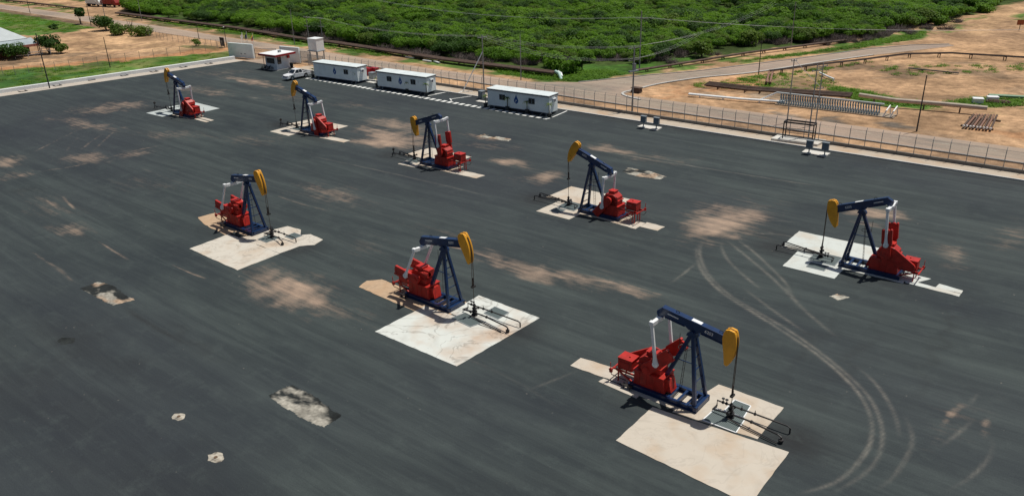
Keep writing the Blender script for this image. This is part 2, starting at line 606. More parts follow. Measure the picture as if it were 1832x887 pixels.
def paint(poly, col, amt=1.0, soft=0.0, world=False):
    X, Y = (GX, GY) if world else (qx, qy)
    k = inside(X, Y, poly) & (front | world)
    a = np.where(k, amt, 0.0)
    if soft:
        a = a * np.clip((0.72 if soft > 0.2 else 0.9) + (vnoise(GX, GY, 4.0, int(poly[0][0]) % 97) - 0.5) * soft * 3 + (vnoise(GX, GY, 1.3, 9) - 0.5) * soft * 1.5, 0, 1)
    area[:] = area * (1 - a[..., None]) + np.asarray(col) * a[..., None]

# scrub floor beyond the pipes and everything far away
paint([(-700, -400), (-700, 8), (60, -3), (170, 2), (232, 22), (300, 34), (422, 48), (554, 70), (640, 84), (800, 108), (993, 131), (1050, 142), (1140, 128), (1240, 108), (1340, 92), (1480, 74), (1600, 54), (1690, 37), (1772, 20), (1832, 2), (2600, -120), (2600, -400)], SCRUBG)
# grass along the scrub edge
paint([(232, 24), (300, 30), (422, 48), (554, 70), (640, 82), (800, 106), (993, 130), (1060, 118), (1140, 112), (1240, 100), (1250, 122), (1140, 134), (1060, 148), (960, 146), (860, 128), (700, 108), (560, 88), (422, 62), (300, 44)], GRASS, 0.9, 1.1)
paint([(830, 108), (993, 126), (1090, 112), (1130, 126), (1060, 147), (985, 146), (870, 128)], GRASS, 0.85, 1.6)
paint([(1210, 122), (1300, 104), (1480, 84), (1600, 62), (1690, 42), (1775, 26), (1735, 48), (1655, 68), (1540, 87), (1400, 106), (1290, 122)], GRASS, 0.9, 1.3)
paint([(1480, 82), (1600, 60), (1668, 50), (1640, 70), (1540, 86)], GRASS, 0.9, 2.0)
paint([(1790, 28), (1840, 18), (1840, 38), (1810, 36)], GRASS, 0.9, 2.0)
# lawn left of the yard, sandy street and lot behind it
paint([(-300, 190), (-300, 160), (0, 124), (100, 117), (200, 110), (300, 102), (412, 90), (420, 104), (300, 121), (150, 144), (0, 168)], GRASS, 1.0, 0.14)
paint([(-300, 190), (-300, 168), (0, 130), (150, 118), (200, 124), (0, 164)], GRASSD, 0.5, 2.2)
paint([(-300, 152), (0, 118), (100, 113), (200, 104), (300, 96), (412, 82), (412, 88), (300, 102), (100, 118), (0, 124), (-300, 160)], SANDO, 0.75)
paint([(-300, 120), (0, 108), (70, 104), (118, 96), (180, 93), (200, 92), (60, 110), (0, 116), (-300, 146)], DIRT * 0.72, 0.8)
paint([(60, 94), (75, 64), (172, 53), (250, 66), (300, 74), (400, 82), (300, 92), (180, 93), (130, 97)], SANDL, 0.9, 2.2)
# grass between the lot and the road
paint([(-500, 60), (-500, 26), (0, 19), (60, 28), (130, 42), (172, 48), (174, 52), (120, 57), (60, 62), (0, 64)], GRASS, 1.0, 0.14)
paint([(-500, 30), (0, 16), (97, 30), (172, 44), (172, 50), (60, 30), (0, 22)], DIRT * 0.6, 0.8)
paint([(300, 76), (340, 79), (420, 84), (410, 90), (330, 84)], GRASSY, 0.8, 1.2)
# verge beyond the road, far left
paint([(-200, 4), (0, 2), (100, 6), (160, 18), (140, 26), (60, 14), (0, 6), (-200, 8)], GRASS, 0.8, 1.6)
paint([(90, 4), (225, 10), (232, 22), (160, 20)], SAND, 0.9)
paint([(225, 26), (300, 40), (422, 62), (540, 84), (540, 88), (422, 66), (300, 48), (210, 32)], GRASSY, 0.8, 1.0)
# right yard
paint([(1060, 178), (1120, 168), (1240, 146), (1345, 134), (1467, 115), (1560, 102), (1832, 110), (1990, 120), (1990, 330), (1832, 265), (1600, 226), (1380, 196), (1200, 184)], SAND * 1.0, 0.8)
paint([(1150, 160), (1250, 144), (1345, 134), (1390, 140), (1330, 160), (1230, 168), (1180, 176)], SANDO * 1.05, 0.55, 1.2)
paint([(1290, 150), (1390, 130), (1460, 122), (1480, 150), (1420, 165), (1300, 158)], GRASSY * 1.1, 0.6, 1.0)
paint([(1476, 150), (1550, 161), (1620, 177), (1640, 184), (1640, 192), (1560, 186), (1500, 176), (1462, 165)], GRASS, 0.95, 2.6)
paint([(1600, 176), (1640, 184), (1700, 192), (1690, 198), (1600, 188)], GRASS, 0.9, 2.0)
paint([(1679, 180), (1758, 171), (1832, 174), (1990, 184), (1990, 200), (1832, 192), (1758, 190), (1690, 188)], GRASS, 0.9, 1.0)
paint([(1560, 126), (1640, 120), (1832, 128), (1832, 142), (1700, 142), (1560, 142)], DIRT * 0.85, 0.7, 1.2)
paint([(1330, 150), (1420, 135), (1480, 150), (1600, 170), (1760, 172), (1832, 150), (1832, 168), (1700, 182), (1500, 172)], DIRT, 0.5, 1.6)
paint([(1240, 160), (1330, 150), (1400, 166), (1520, 182), (1400, 184), (1250, 172)], np.array([0.33, 0.26, 0.19]), 0.7, 1.2)
paint([(1440, 122), (1560, 112), (1832, 112), (1832, 118), (1600, 120), (1480, 132)], DIRT * 0.8, 0.75, 1.2)
paint([(1380, 192), (1583, 216), (1640, 226), (1640, 246), (1560, 236), (1380, 208)], CON := np.array([0.145, 0.135, 0.12]), 0.85, 2.0)
paint([(1620, 226), (1832, 262), (1990, 290), (1990, 300), (1832, 276), (1620, 244)], DIRT, 0.5, 1.0)
paint([(1776, 190), (1800, 212), (1790, 226), (1762, 228)], GRASSY * 0.8, 0.6, 1.0)
paint([(1720, 228), (1832, 250), (1990, 280), (1990, 262), (1832, 236)], SANDO, 0.5, 1.2)
# wheel ruts of the dirt track, upper right
for l in ([(1735, 60), (1778, 30), (1796, 14), (1832, 5)], [(1752, 62), (1795, 32), (1812, 18), (1840, 10)]):
    W = [tuple(G(*p))[:2] for p in l]
    k = poly_dist(np.stack([GX.ravel(), GY.ravel()], 1), W).reshape(GX.shape)
    a = np.exp(-(k / 1.6) ** 2)[..., None] * 0.7
    area[:] = area * (1 - a) + SANDL * a
# clearing in the scrub
paint([(1022, 58), (1040, 54), (1062, 56), (1058, 63), (1030, 64)], SANDL, 1.0)
area = np.clip(area, 0.01, 0.8)
GZ = np.full(GX.shape, -0.12)
g_o = grid_mesh('ground', GX, GY, GZ, {'area': area}, ground_material())
tag(g_o, kind='structure')

# ------------------------------------------------------------------ asphalt yard
def asphalt_material(name='asphalt', attr='wear', base=(0.0325, 0.0415, 0.0430)):
    m = bpy.data.materials.new(name)
    m.use_nodes = True
    t = m.node_tree
    b = t.nodes['Principled BSDF']
    b.inputs['Roughness'].default_value = 0.82
    b.inputs['Specular IOR Level'].default_value = 0.22
    geo = nd(t, 'ShaderNodeNewGeometry')
    def noise(scale_vec, det=5, rough=0.6, rot=0.0, dist=0.0):
        mp = nd(t, 'ShaderNodeMapping')
        mp.inputs['Scale'].default_value = scale_vec
        mp.inputs['Rotation'].default_value = (0, 0, rot)
        t.links.new(geo.outputs['Position'], mp.inputs['Vector'])
        n = nd(t, 'ShaderNodeTexNoise')
        n.inputs['Scale'].default_value = 1.0
        n.inputs['Detail'].default_value = det
        n.inputs['Roughness'].default_value = rough
        n.inputs['Distortion'].default_value = dist
        t.links.new(mp.outputs[0], n.inputs['Vector'])
        return n.outputs[0]
    def rr(src, a, bb, lo, hi):
        r = nd(t, 'ShaderNodeMapRange')
        for k, v in zip(('From Min', 'From Max', 'To Min', 'To Max'), (a, bb, lo, hi)):
            r.inputs[k].default_value = v
        t.links.new(src, r.inputs[0])
        return r.outputs[0]
    def mul(a, bb):
        x = nd(t, 'ShaderNodeMath', operation='MULTIPLY')
        t.links.new(a, x.inputs[0])
        t.links.new(bb, x.inputs[1])
        return x.outputs[0]
    def mix(fac, a, bcol):
        x = nd(t, 'ShaderNodeMix', data_type='RGBA')
        t.links.new(fac, x.inputs['Factor'])
        for k, c in (('A', a), ('B', bcol)):
            if isinstance(c, tuple):
                x.inputs[k].default_value = (*c, 1)
            else:
                t.links.new(c, x.inputs[k])
        return x.outputs['Result']
    at = nd(t, 'ShaderNodeVertexColor', layer_name=attr)
    sp = nd(t, 'ShaderNodeSeparateColor')
    t.links.new(at.outputs['Color'], sp.inputs[0])
    dust, chalk, dark = sp.outputs[0], sp.outputs[1], sp.outputs[2]
    streak = noise((0.04, 0.6, 1), 6, 0.68, R(1.0), 0.7)
    fine = noise((0.14, 2.6, 1), 5, 0.65, R(1.0), 0.5)
    blot = noise((0.06, 0.10, 1), 5, 0.6)
    mott = noise((1.3, 1.6, 1), 6, 0.7)
    gr = noise((14, 14, 14), 3, 0.7)
    lighter = tuple(v * k for v, k in zip(base, (2.0, 1.95, 1.8)))
    darker = tuple(v * k for v, k in zip(base, (0.60, 0.62, 0.72)))
    c = mix(rr(streak, 0.42, 0.72, 0.0, 0.78), base, lighter)
    c = mix(rr(blot, 0.47, 0.72, 0.0, 0.85), c, darker)
    c = mix(rr(fine, 0.54, 0.78, 0.0, 0.3), c, lighter)
    c = mix(rr(fine, 0.46, 0.25, 0.0, 0.25), c, darker)
    fine2 = noise((0.30, 7.0, 1), 3, 0.55, R(-1.2))
    c = mix(rr(fine2, 0.58, 0.80, 0.0, 0.28), c, lighter)
    c = mix(rr(fine2, 0.42, 0.22, 0.0, 0.24), c, darker)
    hue = noise((0.018, 0.035, 1), 3, 0.5)
    c = mix(rr(hue, 0.46, 0.66, 0.0, 0.5), c, tuple(v * k for v, k in zip(base, (0.93, 0.82, 1.0))))
    c = mix(rr(mott, 0.55, 0.75, 0.0, 0.18), c, lighter)
    c = mix(mul(dark, rr(mott, 0.3, 0.6, 0.6, 1.0)), c, (0.015, 0.014, 0.015))
    c = mix(rr(noise((2.6, 2.6, 1), 2, 0.5), 0.745, 0.78, 0.0, 0.5), c, (0.22, 0.20, 0.17))
    c = mix(rr(noise((0.42, 0.5, 1), 7, 0.75), 0.52, 0.70, 0.0, 0.35), c, lighter)
    # wind-streaked sand film
    st2 = noise((0.16, 1.6, 1), 6, 0.7, R(4))
    ad = nd(t, 'ShaderNodeMath', operation='ADD')
    t.links.new(dust, ad.inputs[0])
    t.links.new(rr(st2, 0.30, 0.70, -0.30, 0.30), ad.inputs[1])
    ad2 = nd(t, 'ShaderNodeMath', operation='ADD')
    t.links.new(ad.outputs[0], ad2.inputs[0])
    t.links.new(rr(mott, 0.30, 0.70, -0.14, 0.14), ad2.inputs[1])
    dn = mul(rr(ad2.outputs[0], 0.08, 1.12, 0.0, 0.75), rr(dust, 0.0, 0.30, 0.0, 1.0))
    c = mix(dn, c, (0.46, 0.325, 0.235))
    cn = mul(chalk, rr(mott, 0.32, 0.6, 0.25, 1.0))
    c = mix(cn, c, (0.37, 0.33, 0.275))
    # grain
    sc = nd(t, 'ShaderNodeVectorMath', operation='SCALE')
    t.links.new(c, sc.inputs[0])
    t.links.new(rr(gr, 0.3, 0.7, 0.78, 1.24), sc.inputs['Scale'])
    t.links.new(sc.outputs[0], b.inputs['Base Color'])
    bp = nd(t, 'ShaderNodeBump')
    bp.inputs['Strength'].default_value = 0.15
    bp.inputs['Distance'].default_value = 0.02
    t.links.new(gr, bp.inputs['Height'])
    t.links.new(bp.outputs[0], b.inputs['Normal'])
    return m

YX0 = lambda y: -164.9 + (y - 80) * 0.166        # left edge of the asphalt
YEDGE = lambda x: 103.9 + (x + 100) * 0.0135     # far edge of the asphalt, in front of the kerb
un = np.concatenate([np.linspace(0, 0.55, 420)[:-1], np.linspace(0.55, 0.92, 480), np.linspace(0.92, 1.0, 20)[1:]])
vn = np.concatenate([np.linspace(0, 0.2, 12)[:-1], np.linspace(0.2, 0.26, 40)[:-1], np.linspace(0.26, 0.62, 330)[:-1], np.linspace(0.62, 1.0, 240)])
U, V = np.meshgrid(un, vn)
AX0 = -178.0
yy0 = -25 + V * (104.0 + 25)
AXg = YX0(yy0) + U * (34.0 - YX0(yy0))
AYg = -25 + V * (YEDGE(AXg) + 25)
apx, apy = project(AXg, AYg)
inview = (AXg * _ax[1] + AYg * _ay[1]) > 12
dust = np.zeros(U.shape)
chalk = np.zeros(U.shape)
dark = np.zeros(U.shape)

def ell(layer, cx, cy, a, b, ang, s, power=2.0):
    c_, s_ = math.cos(R(ang)), math.sin(R(ang))
    wx = (vnoise(AXg, AYg, 2.2, int(cx) % 50) - 0.5) * a * 0.7
    wy = (vnoise(AXg, AYg, 1.5, int(cy) % 50) - 0.5) * b * 0.9
    dx, dy = apx - cx + wx, apy - cy + wy
    p, q = (dx * c_ + dy * s_) / a, (-dx * s_ + dy * c_) / b
    layer[:] = np.maximum(layer, np.where(inview, s * np.exp(-np.power(p * p + q * q, power / 2)), 0))

def line(layer, pts, wd, s, smooth=True, fade=0.5):
    W = [np.array(G(*p))[:2] for p in pts]
    if smooth:
        W = smooth_line(W, 7)
    W = np.array(W)
    x0, y0 = W.min(0) - 3
    x1, y1 = W.max(0) + 3
    k = (AXg > x0) & (AXg < x1) & (AYg > y0) & (AYg < y1)
    if not k.any():
        return
    d = poly_dist(np.stack([AXg[k], AYg[k]], 1), W)
    wd = max(wd, 0.11)
    n = vnoise(AXg[k], AYg[k], 2.3, len(pts)) * fade + (1 - fade)
    de = np.minimum(np.hypot(AXg[k] - W[0, 0], AYg[k] - W[0, 1]), np.hypot(AXg[k] - W[-1, 0], AYg[k] - W[-1, 1]))
    n = n * np.clip(de / 2.5, 0, 1)
    layer[k] = np.maximum(layer[k], s * n * np.exp(-(d / wd) ** 2))

# blown sand patches (photo position, half extents, tilt, strength)
for e in [(1285, 402, 52, 24, -14, 1.0), (1318, 386, 46, 13, 2, 0.75), (1262, 408, 34, 16, 0, 0.85), (1300, 395, 80, 32, -8, 0.35),
          (525, 520, 66, 26, 14, 0.85), (556, 532, 46, 18, 10, 0.7), (500, 500, 70, 22, 10, 0.35), (590, 545, 70, 22, 18, 0.25),
          (700, 222, 44, 8, 6, 0.6), (668, 234, 34, 7, 5, 0.55), (702, 244, 52, 9, 5, 0.8), (690, 256, 58, 8, 3, 0.9), (740, 232, 36, 12, 5, 0.35),
          (910, 290, 28, 6, 8, 0.75), (930, 296, 28, 5, 10, 0.5), (978, 317, 24, 9, -10, 0.7), (955, 322, 40, 8, 0, 0.3),
          (1090, 268, 46, 4, 8, 0.6), (1080, 262, 26, 5, 0, 0.4), (950, 488, 40, 12, 14, 0.65), (905, 470, 60, 10, 18, 0.4), (1010, 495, 60, 16, 14, 0.45), (1130, 520, 40, 10, 14, 0.55), (1080, 505, 60, 18, 14, 0.25),
          (445, 146, 44, 5, 10, 0.65), (470, 150, 50, 4, 12, 0.45), (380, 165, 40, 8, 5, 0.3), (340, 160, 30, 8, 0, 0.3),
          (150, 222, 60, 8, 10, 0.4), (185, 195, 60, 8, -6, 0.4), (225, 188, 40, 6, -4, 0.45), (160, 283, 40, 7, -6, 0.5), (240, 275, 40, 5, -8, 0.4), (10, 290, 30, 8, -8, 0.5), (20, 315, 40, 6, -8, 0.3),
          (138, 413, 18, 6, 0, 0.6), (120, 410, 40, 10, -4, 0.3), (590, 348, 60, 16, 8, 0.35), (650, 440, 40, 20, 10, 0.12),
          (1580, 384, 42, 8, 8, 0.85), (1540, 380, 26, 6, 4, 0.6), (1610, 388, 30, 5, 6, 0.4), (1560, 402, 30, 5, 10, 0.35),
          (1815, 425, 40, 24, 0, 0.25), (1700, 455, 40, 22, 20, 0.3), (1705, 740, 26, 10, -40, 0.45), (1765, 760, 10, 16, 20, 0.35), (1700, 760, 70, 30, -30, 0.14),
          (400, 130, 60, 6, -4, 0.22), (520, 175, 60, 6, 5, 0.22), (640, 190, 60, 5, 5, 0.2), (1000, 380, 50, 10, 5, 0.12), (300, 240, 60, 8, 0, 0.22), (880, 262, 60, 6, 5, 0.25), (860, 245, 40, 4, 8, 0.35),
          (440, 250, 70, 10, 5, 0.18), (1180, 285, 70, 8, 5, 0.22), (800, 420, 60, 14, 15, 0.14), (260, 330, 70, 12, 4, 0.14), (90, 370, 60, 16, 10, 0.18), (1000, 990, 10, 10, 0, 0)]:
    ell(dust, *e)
# thin sand ridges and tyre tracks
for l, wd, s in [([(770, 432), (850, 452), (925, 478)], 0.22, 0.7), ([(870, 458), (960, 484), (1050, 508)], 0.25, 0.8), ([(985, 490), (1080, 503), (1130, 512), (1205, 534)], 0.2, 0.7), ([(1110, 524), (1180, 542)], 0.25, 0.9), ([(850, 438), (925, 461)], 0.12, 0.5),
                 ([(40, 440), (100, 478), (140, 510)], 0.2, 0.35), ([(108, 346), (125, 366), (140, 380)], 0.18, 0.6), ([(175, 430), (200, 447), (235, 468)], 0.12, 0.6), ([(300, 470), (340, 488), (400, 508)], 0.13, 0.55), ([(75, 350), (120, 390)], 0.15, 0.4),
                 ([(0, 296), (60, 272), (112, 246), (150, 228)], 0.25, 0.3), ([(140, 272), (165, 252), (190, 236)], 0.2, 0.3), ([(165, 272), (190, 248), (215, 226)], 0.2, 0.35), ([(115, 276), (130, 256), (150, 238)], 0.2, 0.2),
                 ([(0, 310), (120, 300), (240, 270), (300, 258)], 0.35, 0.3), ([(240, 296), (330, 330), (400, 345)], 0.15, 0.15), ([(590, 340), (640, 352), (700, 372)], 0.2, 0.18), ([(480, 345), (540, 365), (600, 380)], 0.18, 0.3)]:
    line(dust, l, wd, s)
for l, wd, s in [([(1250, 436), (1246, 456), (1255, 483), (1276, 509), (1304, 532), (1346, 558), (1400, 592), (1454, 628), (1504, 669), (1541, 710), (1559, 752), (1556, 793), (1533, 830), (1492, 863), (1425, 884)], 0.12, 0.48),
                 ([(1256, 432), (1252, 454), (1263, 484), (1284, 509), (1312, 532), (1354, 557), (1410, 590), (1462, 626), (1516, 670), (1556, 712), (1577, 760), (1575, 806), (1548, 846), (1486, 884)], 0.12, 0.38),
                 ([(1288, 432), (1300, 462), (1330, 492), (1365, 520)], 0.10, 0.5), ([(1300, 430), (1335, 458), (1390, 505), (1440, 558)], 0.09, 0.5), ([(1318, 428), (1350, 452), (1400, 500), (1420, 530)], 0.09, 0.45),
                 ([(1330, 515), (1390, 560), (1450, 600)], 0.08, 0.35), ([(1400, 508), (1440, 555), (1500, 605)], 0.08, 0.4), ([(1530, 652), (1570, 690), (1600, 740), (1610, 785)], 0.10, 0.4), ([(1618, 740), (1632, 790), (1600, 850), (1560, 880)], 0.12, 0.3),
                 ([(1246, 470), (1222, 490), (1198, 508)], 0.07, 0.6), ([(1340, 410), (1420, 424), (1500, 436)], 0.12, 0.3), ([(1330, 416), (1400, 420)], 0.12, 0.35), ([(1360, 392), (1430, 398)], 0.12, 0.3),
                 ([(1680, 800), (1720, 770), (1745, 745)], 0.12, 0.45), ([(1690, 880), (1740, 850), (1772, 812), (1775, 780)], 0.12, 0.22), ([(1752, 700), (1730, 730)], 0.1, 0.4),
                 ([(1060, 268), (1180, 288), (1330, 312), (1470, 334)], 0.10, 0.45), ([(560, 280), (700, 310), (880, 352)], 0.1, 0.25), ([(760, 610), (900, 670), (1010, 735)], 0.08, 0.12),
                 ([(940, 700), (1040, 660)], 0.06, 0.35), ([(450, 174), (462, 177)], 0.4, 0.9), ([(305, 303), (318, 306)], 0.2, 0.7), ([(186, 292), (200, 288)], 0.2, 0.6)]:
    line(chalk, l, wd, s, fade=0.7)
# darker bands and areas, dark far edge, oil at the pipe ends
for e in [(150, 620, 130, 40, 28, 0.3), (60, 700, 200, 80, 30, 0.25), (118, 610, 40, 16, 0, 0.5), (1450, 620, 16, 90, 38, 0.25), (1690, 600, 14, 110, 30, 0.25), (1520, 640, 14, 90, 40, 0.22), (1380, 420, 50, 14, 0, 0.35), (340, 610, 60, 12, 30, 0.3), (300, 880, 300, 90, 10, 0.25), (900, 880, 300, 60, 10, 0.15)]:
    ell(dark, *e)
line(dark, [(0, 345), (80, 336)], 0.8, 0.5)
line(dark, [(215, 545), (260, 575), (350, 625)], 0.25, 0.6)
d_edge = np.abs(AYg - YEDGE(AXg))
dark = np.maximum(dark, 0.45 * np.exp(-(d_edge / 2.2) ** 2))
PUMPS = [  # name, x, y, heading, beam tilt (tail up +), crank angle, style
    ('a', -126.0, 67.4, -1, -16, -60, 'guard'), ('b', -98.4, 72.4, -1, -17, -100, 'guard'), ('c', -71.4, 71.0, -1, 19, 84, 'open'),
    ('d', -44.5, 68.3, -1, -20, -50, 'open'), ('e', -17.3, 70.4, -1, 21.5, 84, 'guard'),
    ('f', -70.1, 43.1, 1, -9, 172, 'near'), ('g', -42.0, 42.7, 1, -10, 172, 'near'), ('h', -19.3, 42.0, 1, 8.5, 44, 'guard')]
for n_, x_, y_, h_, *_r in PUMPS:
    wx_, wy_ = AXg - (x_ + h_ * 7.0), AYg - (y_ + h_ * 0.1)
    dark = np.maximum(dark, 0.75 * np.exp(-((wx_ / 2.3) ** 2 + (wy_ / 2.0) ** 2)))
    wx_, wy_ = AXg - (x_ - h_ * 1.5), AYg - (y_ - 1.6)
    dark = np.maximum(dark, 0.3 * np.exp(-((wx_ / 5) ** 2 + (wy_ / 2.4) ** 2)))  # darker ellipse beside each skid, always on the -Y side
dust = dust * (0.75 + 0.5 * vnoise(AXg, AYg, 0.9, 21))
a_o = grid_mesh('asphalt_yard', AXg, AYg, np.zeros(U.shape), {'wear': np.clip(np.stack([dust, chalk, dark], -1), 0, 1)}, asphalt_material())
tag(a_o, kind='structure')

# ------------------------------------------------------------------ roads beyond the fence
def road_material():
    m = asphalt_material('sandy_road', 'wear', (0.17, 0.15, 0.125))
    return m
ROADM = road_material()

def strip(name, near, far, z, m, n=160, dusty=0.62):
    """ribbon of ground between two world polylines"""
    def resample(pts, k):
        P = np.array([np.array(p)[:2] for p in pts])
        s = np.concatenate([[0], np.cumsum(np.hypot(*np.diff(P, axis=0).T))])
        q = np.linspace(0, s[-1], k)
        return np.stack([np.interp(q, s, P[:, 0]), np.interp(q, s, P[:, 1])], 1)
    a, b = resample(near, n), resample(far, n)
    k = 9
    T = np.linspace(0, 1, k)[:, None, None]
    P = a[None] * (1 - T) + b[None] * T
    X, Y = P[..., 0], P[..., 1]
    e = np.minimum(np.linspace(0, 1, k), 1 - np.linspace(0, 1, k))[:, None]
    d = np.clip(dusty + 0.7 * (vnoise(X, Y, 9, 3) - 0.4) + 0.3 * (e < 0.15), 0, 1)
    o = grid_mesh(name, X, Y, np.full(X.shape, z), {'wear': np.stack([d * np.ones_like(X), 0.2 * vnoise(X, Y, 3, 8), 0 * X], -1)}, m)
    return tag(o, kind='structure')

FENCE_Y = lambda x: 107.75 + (x + 100) * 0.0068
roadA_near = [(-700, 121), (-340, 119), (-228, 117.3), (-192, 117.0), (-150, 114.4), (-74, 113.0), (60, 113.4)]
roadA_far = [(-700, 127.5), (-298, 125.6), (-232, 124.6), (-200, 122.3), (-160, 121.2), (-119, 119.2), (-84, 119.6), (60, 121.0)]
strip('main_road', roadA_near, roadA_far, -0.08, ROADM)
rb_near = [(-71.5, 118.8), (-71.6, 124), (-70.5, 130.5), (-66.7, 139.45), (-60.35, 149.2), (-53.2, 166), (-46.9, 179.5), (-41.0, 190), (-35.5, 200)]
rb_far = [(-93, 118.8), (-84, 124), (-79.5, 131), (-76.0, 136.8), (-70.3, 144.8), (-63.5, 158.0), (-58.5, 168.0), (-50.0, 186.5), (-43.5, 196), (-37.0, 201.5)]
strip('side_road', rb_near, rb_far, -0.076, ROADM, dusty=0.36)
strip('gate_road', [(-163, 102), (-160, 107), (-158, 115)], [(-146, 103.6), (-149, 109), (-150, 115)], -0.072, ROADM, 30)
# concrete ground strip between asphalt and fence
mbs = MB()
xs = np.linspace(-143, 60, 60)
for a, b in zip(xs[:-1], xs[1:]):
    mbs.quad((a, YEDGE(a) + 0.28, -0.01), (b, YEDGE(b) + 0.28, -0.01), (b, FENCE_Y(b), -0.01), (a, FENCE_Y(a), -0.01))
VERGE = stained_slab('sandy_concrete_verge', (0.46, 0.39, 0.31), (0.44, 0.28, 0.16), (0.30, 0.24, 0.18), 0.6, 0.3, scale=0.25)
tag(mbs.build('verge_strip', VERGE), kind='structure')
mbs = MB()
for a, b in zip(xs[:-1], xs[1:]):
    mbs.beam((a, YEDGE(a) + 0.14, 0.05), (b, YEDGE(b) + 0.14, 0.05), 0.28, 0.22)
tag(mbs.build('yard_kerb', mat('pale_kerb', (0.50, 0.49, 0.46), 0.8, 0.1, 1.0, dirt=(0.3, 0.27, 0.23), dirt_amt=0.5)), kind='structure')
# left edge: beige footway and white low wall
mbs = MB()
ys = np.linspace(-20, 103.2, 40)
for a, b in zip(ys[:-1], ys[1:]):
    mbs.quad((YX0(a) - 3.2, a, 0.004), (YX0(a) + 0.1, a, 0.004), (YX0(b) + 0.1, b, 0.004), (YX0(b) - 3.2, b, 0.004))
tag(mbs.build('footway', stained_slab('beige_footway', (0.47, 0.42, 0.36), (0.42, 0.33, 0.25), (0.33, 0.3, 0.26), 0.4, 0.3, scale=0.3)), kind='structure')
mbs = MB()
for a, b in zip(ys[:-1], ys[1:]):
    mbs.beam((YX0(a) - 3.55, a, 0.3), (YX0(b) - 3.55, b, 0.3), 0.8, 0.75)
tag(mbs.build('low_wall', WHT), 'long low white wall along the left edge of the yard beside the lawn', 'low wall')
# drain frames painted black along the footway
for i, (px, py) in enumerate([(41, 161), (103, 151), (163, 141), (222, 133), (276, 126), (328, 118), (374, 112)]):
    p = G(px, py + 2.6)
    d = MB()
    for sx, sy, lx, ly in ((-0.1, -0.6, 1.1, 0.16), (-0.1, 0.6, 1.1, 0.16), (0.5, 0.0, 0.14, 1.36)):
        d.box((sx, sy, 0.04), (lx, ly, 0.12))
    o = d.build('drain_frame', BLACK)
    o.location = (p.x, p.y, 0)
    names = ['left end', 'second', 'third', 'fourth', 'fifth', 'sixth', 'farthest']
    tag(o, 'small black drain frame on the beige footway by the low white wall, %s from left' % (['first', 'second', 'third', 'fourth', 'fifth', 'sixth', 'seventh'][i]), 'drain frame', 'black drain frames along the footway')

# kerbs of the roads
def kerb(name, pts, wd=0.3, h=0.16, m=CONCR, z=-0.08):
    k = MB()
    for a, b in zip(pts[:-1], pts[1:]):
        k.beam((a[0], a[1], z + h / 2), (b[0], b[1], z + h / 2), wd, h)
    return tag(k.build(name, m), kind='structure')
KW = mat('whitewashed_kerb', (0.48, 0.48, 0.46), 0.8, 0.1, 1.0, dirt=(0.3, 0.25, 0.2), dirt_amt=0.5)
kerb('main_road_kerb', [(-140, 113.9), (-74, 112.8), (-20, 112.8), (60, 113.2)])
kerb('side_road_kerb', [tuple(p) for p in smooth_line([(-67, 117.6), (-70.5, 118.6), (-72.2, 120.6), (-71.6, 124), (-70.5, 130.5), (-66.7, 139.45), (-60.35, 149.2), (-53.2, 166), (-46.9, 179.5)], 5)], 0.4, 0.16, KW)
kerb('side_road_far_kerb', rb_far[1:], 0.3, 0.12, CONCR)
# centre lines
cl = MB()
for i in range(60):
    x = -150 + i * 5.2
    cl.box((x, 116.6 + (x + 150) * 0.004, -0.074), (2.6, 0.16, 0.006))
for i in range(9):
    p = np.array([-76.5, 128]) * (1 - i / 8.5) + np.array([-50.5, 181]) * (i / 8.5)
    cl.box((p[0], p[1] - 1.5 * math.sin(i / 8 * math.pi), -0.068), (0.16, 2.8, 0.006), rz=-0.46)
tag(cl.build('road_line_marking', mat('worn_road_paint', (0.42, 0.38, 0.30), 0.8, 0.2, 1.0)), kind='structure')

# ------------------------------------------------------------------ asphalt scars (rough old repairs)
def scar_mat(name, sand=0.35):
    m = bpy.data.materials.new(name)
    m.use_nodes = True
    t = m.node_tree
    b = t.nodes['Principled BSDF']
    b.inputs['Roughness'].default_value = 0.95
    tc = nd(t, 'ShaderNodeNewGeometry')
    def noise(sc, det):
        mp = nd(t, 'ShaderNodeMapping')
        mp.inputs['Scale'].default_value = (0.6, 1.5, 1)
        t.links.new(tc.outputs['Position'], mp.inputs['Vector'])
        n = nd(t, 'ShaderNodeTexNoise')
        n.inputs['Scale'].default_value = sc
        n.inputs['Detail'].default_value = det
        n.inputs['Roughness'].default_value = 0.82
        t.links.new(mp.outputs[0], n.inputs['Vector'])
        return n.outputs[0]
    r = nd(t, 'ShaderNodeValToRGB')
    r.color_ramp.elements[0].position = 0.40
    r.color_ramp.elements[0].color = (0.035, 0.038, 0.038, 1)
    r.color_ramp.elements[1].position = 0.62
    r.color_ramp.elements[1].color = (0.33, 0.305, 0.26, 1)
    e = r.color_ramp.elements.new(0.5)
    e.color = (0.13, 0.125, 0.115, 1)
    t.links.new(noise(2.2, 12), r.inputs[0])
    x = nd(t, 'ShaderNodeMix', data_type='RGBA')
    rr = nd(t, 'ShaderNodeMapRange')
    rr.inputs['From Min'].default_value = 0.5
    rr.inputs['From Max'].default_value = 0.65
    rr.inputs['To Max'].default_value = sand
    t.links.new(noise(0.55, 4), rr.inputs[0])
    t.links.new(rr.outputs[0], x.inputs['Factor'])
    t.links.new(r.outputs[0], x.inputs['A'])
    x.inputs['B'].default_value = (0.40, 0.25, 0.15, 1)
    t.links.new(x.outputs['Result'], b.inputs['Base Color'])
    return m
SCARM = ground_material()
SCAR = scar_mat('broken_asphalt_patch')
SCAR2 = scar_mat('broken_asphalt_patch_pale', 0.6)

